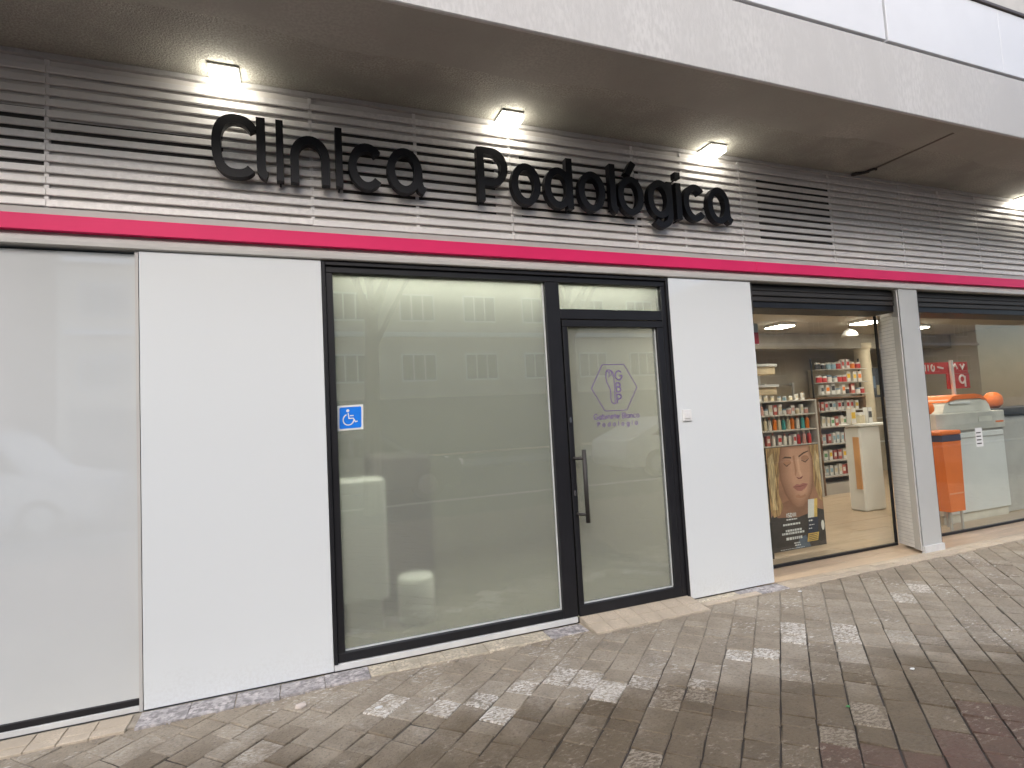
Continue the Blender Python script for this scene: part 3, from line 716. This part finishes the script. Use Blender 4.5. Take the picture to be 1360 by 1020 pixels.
def product(shape, colr, x, y, z, where, grp, s=1.0, rz=0):
    o = bpy.data.objects.new(NAME[shape], pmesh(shape, colr)); COL.objects.link(o); o.location = (x, y, z); o.rotation_euler.z = rz
    o.scale = (s, s, s * random.choice((.92, 1, 1, 1.08))); o['label'] = '%s %s %s' % (colr, {'bottle': 'bottle', 'jar': 'jar', 'box': 'carton'}[shape], where); o['category'] = shape; o['group'] = grp
ORDN = ['first', 'second', 'third', 'fourth', 'fifth', 'sixth', 'seventh', 'eighth', 'ninth', 'tenth', 'eleventh', 'twelfth', 'thirteenth', 'fourteenth', 'fifteenth', 'sixteenth', 'seventeenth', 'eighteenth', 'nineteenth', 'twentieth']
TIER = {}
def fill(x0, x1, y, z, shapes, cols, where, grp, step=.085, s=1.0):
    x = x0
    while x < x1:
        k_ = TIER.get(where, 0); TIER[where] = k_ + 1
        product(random.choice(shapes), random.choice(cols), x, y + random.uniform(-.012, .012), z, ORDN[k_] + ' from the left ' + where, grp, s * random.uniform(.94, 1.06), random.uniform(-.15, .15)); x += step * s * random.uniform(.95, 1.2)
def shelf(name, lab, x0, x1, y0, y1, zs, ztop, m, mp, base=.1):
    t = thing(name, lab, 'shelf', ((x0 + x1) / 2, (y0 + y1) / 2, 0))
    for xx in (x0, x1 - .035): pbox('side_panel', mp, t, xx, xx + .035, y0, y1, .0, ztop, b=.002)
    pbox('back_panel', m, t, x0 + .036, x1 - .036, y1 - .02, y1, .0, ztop)
    for z in zs: pbox('shelf_board', m, t, x0 + .036, x1 - .036, y0 + .01, y1 - .021, z - .022, z, b=.002)
    pbox('plinth', m, t, x0 + .036, x1 - .036, y0 + .02, y1 - .03, .001, base)
    return t
shelf('display_shelf', 'long pale shelf unit with bottles behind the face poster', 6.35, 7.86, 3.0, 3.32, (.60, .86, 1.10, 1.34, 1.56), 1.56, M['shelfgrey'], M['shelfgrey'])
G1 = 'products on the long pale shelf'
fill(6.42, 7.80, 3.10, .862, ['bottle', 'box', 'bottle'], ['white', 'red', 'white', 'red', 'pale pink'], 'on the lowest tier of the long pale shelf', G1, .095, 1.05)
fill(6.42, 7.80, 3.10, 1.102, ['bottle'], ['white', 'pale pink', 'white', 'teal', 'orange', 'cream'], 'on the middle tier of the long pale shelf', G1, .085, 1.1)
fill(6.42, 7.80, 3.10, 1.342, ['box', 'jar', 'bottle'], ['white', 'cream', 'pale pink', 'white'], 'on the upper tier of the long pale shelf', G1, .085, 1.0)
fill(6.42, 7.80, 3.15, 1.562, ['jar', 'jar', 'box'], ['white', 'cream', 'pale blue'], 'standing on top of the long pale shelf', G1, .16, .75)
fill(6.42, 7.80, 3.10, .602, ['box'], ['white', 'red', 'dark'], 'on the base board of the long pale shelf', G1, .1, 1.0)
shelf('gondola', 'brown sided shop gondola with grey packets, right of the long shelf', 7.93, 9.05, 3.05, 3.5, (.30, .55, .82, 1.10, 1.36), 1.55, M['shelfgrey'], M['brownwood'], .18)
pbox('top_board', M['brownwood'], bpy.data.objects['gondola'], 7.93, 9.05, 3.04, 3.5, 1.552, 1.58)
G2 = 'products on the brown gondola'
for z, cs, tier in ((.302, ['white', 'cream', 'pale blue'], 'lowest'), (.552, ['white', 'yellow', 'green', 'pale blue'], 'second lowest'), (.822, ['pale blue', 'white', 'white', 'dark'], 'middle'), (1.102, ['cream', 'white', 'green', 'white'], 'second highest'), (1.362, ['red', 'dark', 'yellow', 'white', 'pale blue'], 'highest')):
    fill(8.02, 8.98, 3.14, z, ['box'], cs, 'on the %s gondola board' % tier, G2, .088, 1.05)
t = thing('wall_shelf', 'three tier glass wall shelf with red and orange jars', 'shelf', (9.5, 4.1, 1.6))
for z in (1.64, 1.86, 2.10): pbox('shelf_board', M['shelfgrey'], t, 8.85, 10.05, 3.72, 3.89, z - .014, z)
for xx in (8.83, 10.05): pbox('upright', M['charcoal'], t, xx, xx + .02, 3.87, 3.895, 1.55, 2.3)
G3 = 'products on the glass wall shelf'
fill(8.9, 9.35, 3.80, 2.102, ['jar'], ['dark', 'pale blue'], 'on the top tier of the glass wall shelf', G3, .1, 1.25); fill(9.4, 10.0, 3.80, 2.102, ['jar', 'box'], ['red', 'orange', 'white'], 'on the top tier of the glass wall shelf', G3, .1, 1.25)
fill(8.9, 9.6, 3.80, 1.862, ['jar'], ['red', 'red', 'dark', 'white'], 'on the middle tier of the glass wall shelf', G3, .1, 1.25); fill(9.65, 10.0, 3.80, 1.862, ['jar', 'box'], ['orange', 'yellow'], 'on the middle tier of the glass wall shelf', G3, .1, 1.25)
fill(8.95, 10.0, 3.80, 1.642, ['jar', 'box'], ['red', 'white', 'orange', 'dark'], 'on the bottom tier of the glass wall shelf', G3, .1, 1.2)
# white promo counter with yellow and dark packs
t = thing('promo_counter', 'white promotional counter at the right side of the poster window', 'counter', (7.3, 1.8, 0))
pbox('body', M['white'], t, 7.12, 7.52, 1.74, 1.98, .0, 1.14, b=.02); pbox('top', M['white'], t, 7.08, 7.56, 1.70, 2.02, 1.142, 1.18, b=.008)
pbox('front_print', mat('promo_orange', (.66, .34, .14), .5), t, 7.10, 7.1185, 1.76, 1.84, .30, 1.0)
fill(7.10, 7.54, 1.82, 1.182, ['box', 'jar'], ['yellow', 'dark', 'red', 'cream'], 'on the white promotional counter', 'packs on the promotional counter', .09, 1.5)
# cream light boxes at the left and the hanging card
for k, z in enumerate((1.66, 1.93)):
    t = thing('light_box', ['lower', 'upper'][k] + ' small cream box shelf at the left edge of the poster window', 'shelf', (5.85, 2.0, z))
    pbox('box', mat('cream_box', (.75, .62, .42), .5), t, 5.62, 5.94, 1.95, 2.15, z - .03, z + .10, b=.004); pbox('lip', M['white'], t, 5.60, 5.96, 1.93, 1.949, z + .07, z + .105)
pbox('rail', M['charcoal'], t, 5.75, 5.79, 2.151, 2.17, 1.3, 2.5)
t = thing('hanging_card', 'small red and white card hanging at the upper left of the poster window', 'card', (4.14, .42, 2.08))
pbox('card', M['white'], t, 4.085, 4.155, .415, .419, 2.07, 2.27); pbox('red_print', mat('card_red', (.55, .04, .06), .5), t, 4.087, 4.153, .412, .4145, 2.075, 2.185)

# ------------------------------------------------------------------ face poster standing behind the glass
PY = .62
post = thing('poster', 'large advertising poster of a calm face with closed eyes and a dropper bottle', 'poster', (4.72, PY, 0))
PU = lambda u, v: (4.33 + .70 * u + .045 * (1 - v) * 0, .055 + 1.01 * v)      # poster u,v in 0..1
def ppoly(pts, m, d, name='print_patch', par=None):
    bm = bmesh.new(); prism(bm, [PU(*p) for p in pts], PY - d, PY - d + .0003); return obj(name, bm, m, par or post)
def pell(cx, cy, rx, ry, a0=0, a1=350, n=26): return ell(cx, cy, rx, ry, a0, a1, n)
def skin(name, c, g=.12): return mat(name, c, .4, vary=g, vs=6)
pbox('board', M['charcoal'], post, 4.325, 5.035, PY + .001, PY + .012, .05, 1.07)
pbox('prop', M['charcoal'], post, 4.30, 4.322, PY - .01, PY + .03, .0, .35)
ppoly([(0, 0), (1, 0), (1, 1), (0, 1)], skin('poster_dark', (.035, .028, .026), .3), .0006)
ppoly([(0, .33), (.15, .42), (.5, .40), (.8, .38), (1, .34), (1, 1), (0, 1)], skin('poster_tan', (.40, .20, .12)), .0010)
ppoly([(0, .42), (.12, .32), (.5, .30), (.75, .33), (.9, .42), (.5, .5)], skin('poster_neck', (.30, .145, .085)), .0014)
ppoly([(0, 1), (.36, 1), (.30, .88), (.20, .72), (.17, .55), (.24, .42), (.16, .34), (.05, .33), (0, .40)], mat('poster_hair', (.44, .27, .12), .4, vary=.5, vs=14, stretch=(4, 1, .6)), .0018, 'hair_print')
ppoly([(.80, 1), (1, 1), (1, .42), (.93, .46), (.86, .60), (.84, .8)], mat('poster_hair', (.44, .27, .12), .4, vary=.5, vs=14, stretch=(4, 1, .6)), .0018, 'hair_print')
ppoly([(.88, .80), (.97, .60), (1, .50), (1, .85), (.93, .95)], mat('poster_hair_light', (.62, .45, .24), .4, vary=.4, vs=14, stretch=(4, 1, .6)), .0022, 'hair_print')
ppoly([(.02, .9), (.12, .95), (.14, .7), (.10, .5), (.14, .4), (.05, .4), (.03, .6)], mat('poster_hair_light', (.62, .45, .24), .4, vary=.4, vs=14, stretch=(4, 1, .6)), .0022, 'hair_print')
FACE = [(.27, 1), (.82, 1), (.87, .85), (.86, .68), (.80, .53), (.70, .43), (.60, .385), (.50, .38), (.40, .425), (.29, .54), (.22, .68), (.21, .84)]
fc = ppoly(FACE, skin('poster_skin0', (.30, .14, .08), .06), .0026, 'face_print')
for k in range(1, 9):
    q = 1 - k * .055; cx, cy = .57, .72
    cl_ = tuple(a_ + (b_ - a_) * k / 8 for a_, b_ in zip((.33, .16, .095), (.66, .36, .235)))
    ppoly([(min(.85, cx + .012 * k * .6 + (a_ - cx) * q), min(1, cy + .012 * k * .5 + (b_ - cy) * (q + .02 * k))) for a_, b_ in FACE], skin('poster_skin%d' % k, cl_, .05), .0026 + .00006 * k, 'feature_print', fc)
def fp(pts, m, d=.0032): return ppoly(pts, m, d, 'feature_print', fc)
sk2 = skin('poster_skin_shade', (.47, .23, .135)); sk3 = skin('poster_skin_light', (.72, .42, .28)); br = skin('poster_brow', (.12, .06, .035)); lip = skin('poster_lip', (.43, .17, .135)); lip2 = skin('poster_lip_dark', (.22, .06, .05))
fp([(.56, .90), (.60, .90), (.61, .76), (.64, .70), (.60, .69), (.57, .75)], sk3); fp([(.48, .90), (.52, .91), (.545, .75), (.52, .70), (.50, .72), (.51, .76)], sk2)
fp([(.52, .695), (.56, .672), (.62, .672), (.66, .70), (.62, .69), (.58, .682)], lip2)
fp([(.28, .885), (.34, .905), (.46, .895), (.46, .88), (.34, .888)], br); fp([(.60, .90), (.70, .932), (.80, .945), (.80, .935), (.70, .915), (.60, .882)], br)
fp([(.30, .845), (.36, .815), (.45, .84), (.44, .835), (.36, .803), (.31, .83)], br, .0035); fp([(.64, .86), (.72, .838), (.80, .868), (.79, .855), (.72, .826), (.65, .85)], br, .0035)
fp(pell(.375, .845, .075, .028), sk2, .0032); fp(pell(.72, .872, .075, .028), sk2, .0032)
fp([(.44, .60), (.52, .625), (.58, .615), (.64, .628), (.74, .615), (.68, .575), (.60, .55), (.52, .56)], lip); fp([(.44, .60), (.58, .602), (.74, .615), (.58, .594)], lip2, .0036)
fp(pell(.58, .505, .10, .02), sk2, .0030)
# bottle print and wording
def pp(x0, x1, y0, y1, m, d, sh=0): return ppoly([(x0, y0), (x1, y0 + sh), (x1 + .03, y1 + sh), (x0 + .03, y1)], m, d)
navy = skin('poster_navy', (.02, .03, .06)); gold = skin('poster_gold', (.70, .46, .12), .3)
pp(.68, .86, .28, .46, skin('poster_white', (.75, .73, .68), .05), .0040); pp(.80, .86, .28, .46, gold, .0044); pp(.66, .85, .13, .279, navy, .0040); pp(.63, .84, .05, .129, gold, .0040)
for i in range(4): pp(.65, .82, .058 + i * .017, .064 + i * .017, navy, .0044, .004)
ppoly([(.40, .0), (.7, .0), (.62, .12), (.5, .10)], skin('poster_bluegrey', (.10, .13, .18), .3), .0012); ppoly(pell(.955, .19, .03, .05), skin('poster_white', (.75, .73, .68), .05), .0044)
wtx = mat('poster_text', (.8, .8, .78), .4)
bm = bmesh.new(); CNT[0] = 0; xx, zz = PU(.28, .315); text(bm, 'ISDIN', xx, zz, .036, PY - .0044, .0075, fit=.125); obj('lettering', bm, wtx, post)
def tbar(u, v, wu, h, gap=.35):
    """one line of print too small to read"""
    bm = bmesh.new(); x = u
    while x < u + wu:
        l_ = random.uniform(.02, .05); bx0, bz0 = PU(x, v); bx1, bz1 = PU(min(x + l_, u + wu), v + h); box(bm, bx0, bx1, PY - .0047, PY - .0044, bz0, bz1); x += l_ + .010
    obj('small_print', bm, wtx, post)
for u, v, wu, h in ((.27, .285, .20, .012), (.20, .235, .32, .018), (.24, .175, .30, .020), (.17, .148, .42, .020), (.24, .095, .30, .026), (.38, .052, .11, .012), (.39, .030, .11, .012), (.12, .008, .45, .004), (.69, .245, .08, .014), (.69, .205, .10, .008), (.68, .17, .06, .010)): tbar(u, v, wu, h)

# ------------------------------------------------------------------ second pharmacy window
cab = thing('white_cabinet', 'white appliance like counter with rounded top behind the right window', 'cabinet', (7.6, .9, 0))
pbox('body', M['white'], cab, 6.96, 8.22, .66, 1.2, .10, 1.04, b=.012); pbox('plinth', mat('plinth_cream', (.66, .62, .54), .5), cab, 6.98, 8.20, .69, 1.19, .0, .099)
cp = pbox('control_panel', mat('panel_grey', (.56, .54, .49), .5), cab, 6.94, 8.24, .645, 1.2, 1.065, 1.28, b=.008); pbox('groove', M['shelfgrey'], cab, 6.97, 8.21, .67, 1.19, 1.041, 1.064)
pbox('display', mat('display_pale', (.7, .68, .6), .4), cp, 7.72, 7.98, .640, .6445, 1.16, 1.22); pbox('red_mark', M['orange'], cp, 8.05, 8.20, .640, .6445, 1.135, 1.155); pbox('handle_slot', M['shelfgrey'], cab, 6.99, 8.19, .652, .6595, .97, .985)
bm = bmesh.new(); prism(bm, [(7.20, 1.282), (7.24, 1.37), (7.32, 1.44), (7.42, 1.475), (7.9, 1.475), (8.02, 1.43), (8.09, 1.36), (8.12, 1.282)], .72, 1.15); obj('dome', bm, mat('dome_cream', (.66, .64, .58), .4), cab)
bm = bmesh.new(); prism(bm, [(7.27, 1.41), (7.40, 1.482), (7.56, 1.50), (7.80, 1.50), (7.93, 1.482), (8.05, 1.41), (7.9, 1.44), (7.45, 1.44)], .705, 1.16); obj('orange_lid', bm, M['orange'], cab)
pbox('slot', M['white'], cab, 7.32, 7.70, .700, .7195, 1.385, 1.408)
bn = thing('orange_bin', 'tall orange bin on short legs beside the pillar', 'bin', (6.82, .55, 0))
bm = bmesh.new(); prism(bm, [(6.70, .21), (6.95, .21), (6.985, .98), (6.665, .98)], .43, .64); obj('body', bm, M['orange'], bn)
pbox('rim', mat('rim_dark', (.07, .06, .10), .5), bn, 6.662, 6.988, .425, .645, .982, 1.05, b=.004); pbox('lid', M['orange'], bn, 6.655, 6.995, .42, .65, 1.052, 1.10, b=.01)
pbox('stripe', mat('bin_stripe', (.85, .35, .18), .4), bn, 6.705, 6.955, .4255, .4292, .40, .415)
for lx in (6.73, 6.92):
    for ly in (.46, .61): pbox('leg', M['shelfgrey'], bn, lx - .01, lx + .01, ly - .01, ly + .01, 0, .209)
for k, (x, y, z, r) in enumerate(((7.05, .8, 1.282, .075), (8.42, .85, 1.30, .105))):
    bm = bmesh.new(); lathe(bm, x, y, [(r * .5, z), (r * .95, z + r * .5), (r, z + r), (r * .9, z + r * 1.5), (r * .5, z + r * 1.9), (r * .1, z + r * 2)], 16)
    single('round_display', bm, M['orange'], ['small orange ball on the left end of the white cabinet', 'larger orange ball on the grey counter at right'][k], 'ball', smooth=True)
gc = thing('grey_counter', 'grey counter with dark top at the right edge window', 'counter', (9.2, 1, 0))
pbox('body', M['shelfgrey'], gc, 8.30, 10.4, .75, 1.3, 0, 1.20, b=.01); pbox('top', M['charcoal'], gc, 8.26, 10.4, .70, 1.32, 1.202, 1.30, b=.01)
nt_ = thing('notice', 'small white notice on the pane at the right edge', 'notice', (7.15, .35, 1.0)); pbox('sheet', M['white'], nt_, 7.13, 7.25, GY - .0045, GY - .002, .90, 1.11)
for i in range(4): pbox('printed_line', M['charcoal'], nt_, 7.14, 7.22, GY - .006, GY - .005, .93 + .04 * i, .942 + .04 * i)
rs = thing('sign_reflection', 'red board with white strokes, standing in for a reflection, above the white cabinet', 'sign', (7.75, 1.0, 1.6))  # solid board in place of a street sign's reflection in the pane
red = mat('sign_reflection_red', (.50, .045, .035), .5)
pbox('board', red, rs, 7.50, 8.42, 1.10, 1.115, 1.78, 1.93); pbox('board', red, rs, 7.95, 8.40, 1.08, 1.095, 1.58, 1.775); pbox('pole', M['white'], rs, 8.00, 8.05, 1.05, 1.078, 1.48, 1.95)
bm = bmesh.new()
for i, q in enumerate([[(7.56, 1.82), (7.56, 1.90)], [(7.62, 1.82), (7.62, 1.90)], ell(7.71, 1.86, .03, .04, 90, 400, 10), [(7.80, 1.87), (7.92, 1.85)], [(8.10, 1.84), (8.16, 1.90), (8.20, 1.84)], [(8.26, 1.90), (8.30, 1.84), (8.35, 1.90)]]): stroke(bm, q, .022, 1.094 - .0004 * i, 1.099)
for i, q in enumerate([ell(8.24, 1.70, .055, .05, 0, 340, 14), [(8.295, 1.74), (8.295, 1.60)]]): stroke(bm, q, .025, 1.070 - .0004 * i, 1.078)
obj('white_strokes', bm, M['white'], rs)
for k, x in enumerate((8.6, 9.9)):
    t = thing('back_cabinet', ['pale wall cabinet with shelves seen above the white cabinet', 'pale wall cabinet seen at the right edge window'][k], 'cabinet', (x, 4.9, 0))
    pbox('carcass', mat('carcass', (.52, .47, .38), .6), t, x + 1.6, x + 2.7, 4.75, 5.15, 0, 2.2)
    for z in (.6, 1.1, 1.6): pbox('shelf_edge', M['white'], t, x + 1.62, x + 2.68, 4.72, 4.749, z, z + .03)

# ------------------------------------------------------------------ across the street (seen only as reflections)
def block(x0, x1, y, h, lab, wallm, nwin, floors):
    t = thing('apartment_building', lab, 'building', ((x0 + x1) / 2, y, 0))
    pbox('wall', wallm, t, x0, x1, y - 10, y, 0, h); pbox('roof', M['shelfgrey'], t, x0 - .3, x1 + .3, y - 10.3, y + .3, h + .001, h + .3)
    wgl = mat('window_pane_dark', (.05, .06, .07), .1, vary=.3)
    for f in range(floors):
        z = 3.6 + f * 2.9
        if f: pbox('balcony_slab', M['parapet'], t, x0 + .3, x1 - .3, y + .001, y + .35, z - .75, z - .55)
        for i in range(nwin):
            xa = x0 + (i + .5) * (x1 - x0) / nwin
            wv = pbox('window', M['white'], t, xa - .85, xa + .85, y + .001, y + .06, z, z + 1.35)
            for s in (-.55, 0, .55): pbox('pane', wgl, wv, xa + s - .24, xa + s + .24, y + .061, y + .07, z + .08, z + 1.27)
    pbox('shop_front', mat('far_shop', (.08, .08, .085), .3), t, x0 + .5, x1 - .5, y + .001, y + .1, .1, 2.8)
block(-26, -9.5, -22, 14, 'brick apartment block across the street, far left in the reflections', mat('far_brick', (.42, .25, .18), .8, vary=.15, vs=2), 5, 4)
block(-8.5, 20, -23, 12.5, 'cream apartment block with white windows reflected in the frosted window', mat('far_cream', (.60, .50, .38), .8, vary=.12, vs=1), 9, 3)
block(30, 55, -26, 11, 'grey apartment block across the street, far right in the reflections', mat('far_grey', (.33, .32, .31), .8, vary=.1, vs=1), 6, 3)
def tree(x, y, h, rc, lab, n):
    t = thing('street_tree', lab, 'tree', (x, y, 0), 'street trees by the kerb')
    bm = bmesh.new(); cyl(bm, (x, y, -.03), (x + .1, y, h * .45), .17, .11, 10)
    tips = []
    for i in range(9):
        a = i * 2.4; p = Vector((x + .1, y, h * (.38 + .02 * i))); q = p + Vector((math.cos(a) * rc * .6, math.sin(a) * rc * .6, h * random.uniform(.2, .45)))
        cyl(bm, p, q, .06, .02, 6); tips.append(q)
        for k in range(3):
            e = q + Vector((random.gauss(0, rc * .3), random.gauss(0, rc * .3), random.uniform(.1, h * .2))); cyl(bm, q, e, .02, .006, 5); tips.append(e)
    obj('trunk', bm, mat('bark', (.10, .08, .065), .9, vary=.3, vs=12, bump=.6), t)
    bm = bmesh.new()
    for i in range(n):
        c = random.choice(tips) + Vector((random.gauss(0, rc * .2), random.gauss(0, rc * .2), random.gauss(0, rc * .2)))
        u = Vector((random.gauss(0, 1), random.gauss(0, 1), random.gauss(0, 1))).normalized(); v = u.cross(Vector((.3, .5, .8))).normalized(); s = random.uniform(.05, .10)
        vs_ = [bm.verts.new(c + u * s), bm.verts.new(c + v * s * .45), bm.verts.new(c - u * s), bm.verts.new(c - v * s * .45)]; bm.faces.new(vs_)
    obj('crown', bm, mat('tree_leaf', (.07, .09, .035), .6, vary=.4, vs=3), t)
tree(1.25, -6.3, 7.5, 1.8, 'nearly bare forked street tree reflected in the frosted window', 500)
tree(5.2, -6.4, 8.0, 2.2, 'leafy street tree reflected in the door and right panel', 4200)
tree(-6.5, -6.3, 7.0, 1.9, 'street tree reflected in the left window', 2600)
tree(14.5, -6.4, 8.0, 2.2, 'leafy street tree standing furthest right by the kerb', 3000)
def car(x, y, van, paint, lab):
    t = thing('parked_van' if van else 'parked_car', lab, 'van' if van else 'car', (x, y, -.046))
    prof = [(-2.3, .25), (2.2, .25), (2.3, .6), (2.25, .95), (1.3, 1.08), (.75, 1.75), (.5, 1.85), (-2.2, 1.85), (-2.35, 1.2)] if van else [(-2.1, .25), (2.05, .25), (2.15, .55), (2.05, .78), (1.1, .92), (.45, 1.38), (-.9, 1.45), (-1.75, 1.0), (-2.15, .92), (-2.2, .5)]
    bm = bmesh.new(); prism(bm, [(x + a_, b_ - .046) for a_, b_ in prof], y - .86, y + .86)
    bmesh.ops.bevel(bm, geom=bm.edges[:], offset=.05, segments=2, affect='EDGES', profile=.6); obj('body', bm, paint, t, True)
    wgl = mat('car_glass', (.02, .022, .025), .05)
    wins = [[(1.12, 1.12), (.72, 1.65), (.1, 1.65), (.1, 1.12)], [(0, 1.12), (0, 1.65), (-2.0, 1.65), (-2.05, 1.12)]] if van else [[(.95, .95), (.42, 1.3), (-.1, 1.33), (-.1, .95)], [(-.2, .95), (-.2, 1.33), (-.85, 1.36), (-1.45, 1.0)]]
    for s in (-1, 1):
        for q in wins:
            bm = bmesh.new(); ya, yb = sorted((y + s * .861, y + s * .872)); prism(bm, [(x + a_, b_ - .046) for a_, b_ in q], ya, yb); obj('side_window', bm, wgl, t)
        for wx in (-1.35, 1.35):
            bm = bmesh.new(); cyl(bm, (x + wx, y + s * .70, .285), (x + wx, y + s * .885, .285), .33, .33, 24); wv = obj('wheel', bm, M['charcoal'], t)
            bm = bmesh.new(); cyl(bm, (x + wx, y + s * .886, .285), (x + wx, y + s * .895, .285), .2, .19, 20); obj('rim', bm, M['steel'], wv)
        bm = B(x + 2.12, x + 2.31 if van else x + 2.16, y + s * .62 - .14, y + s * .62 + .14, .60, .74, b=.02); obj('headlight', bm, M['white'], t)
car(-5.2, -8.5, True, mat('van_paint', (.62, .62, .62), .25, coat=.6), 'pale van parked across from the left window')
car(1.2, -8.6, False, mat('car_paint_grey', (.11, .12, .13), .25, coat=.8), 'dark grey car parked behind the viewer')
car(9.5, -8.6, False, mat('car_paint_white', (.68, .68, .68), .25, coat=.8), 'white car parked across from the pharmacy')

# ------------------------------------------------------------------ small litter on the paving
def scrap(x, y, r, m, name, lab, cat, n=7, h=.004):
    bm = bmesh.new(); pts = [(x + math.cos(i * 6.283 / n) * r * random.uniform(.5, 1.2), y + math.sin(i * 6.283 / n) * r * random.uniform(.35, .7)) for i in range(n)]
    prism_z(bm, pts, .003, .003 + h)
    for v in bm.verts: v.co.z += random.uniform(0, h * .6)
    single(name, bm, m, lab, cat)
stone = mat('pale_chip', (.58, .50, .44), .8, vary=.15, vs=20)
scrap(.004, -.335, .045, stone, 'stone_chip', 'flat pale stone chip lying below the left white panel', 'stone', 8, .008)
scrap(.385, -.545, .022, M['white'], 'paper_scrap', 'white scrap of paper on the pavers below the frosted window', 'litter')
scrap(3.11, -1.50, .016, M['white'], 'paper_scrap', 'tiny white scrap on the wet pavers at right', 'litter')
scrap(3.70, -.24, .020, M['white'], 'paper_scrap', 'white scrap near the corner of the right white panel', 'litter')
scrap(2.47, -1.62, .013, mat('green_bit', (.06, .22, .07), .5), 'leaf', 'tiny green leaf on the wet pavers', 'leaf')
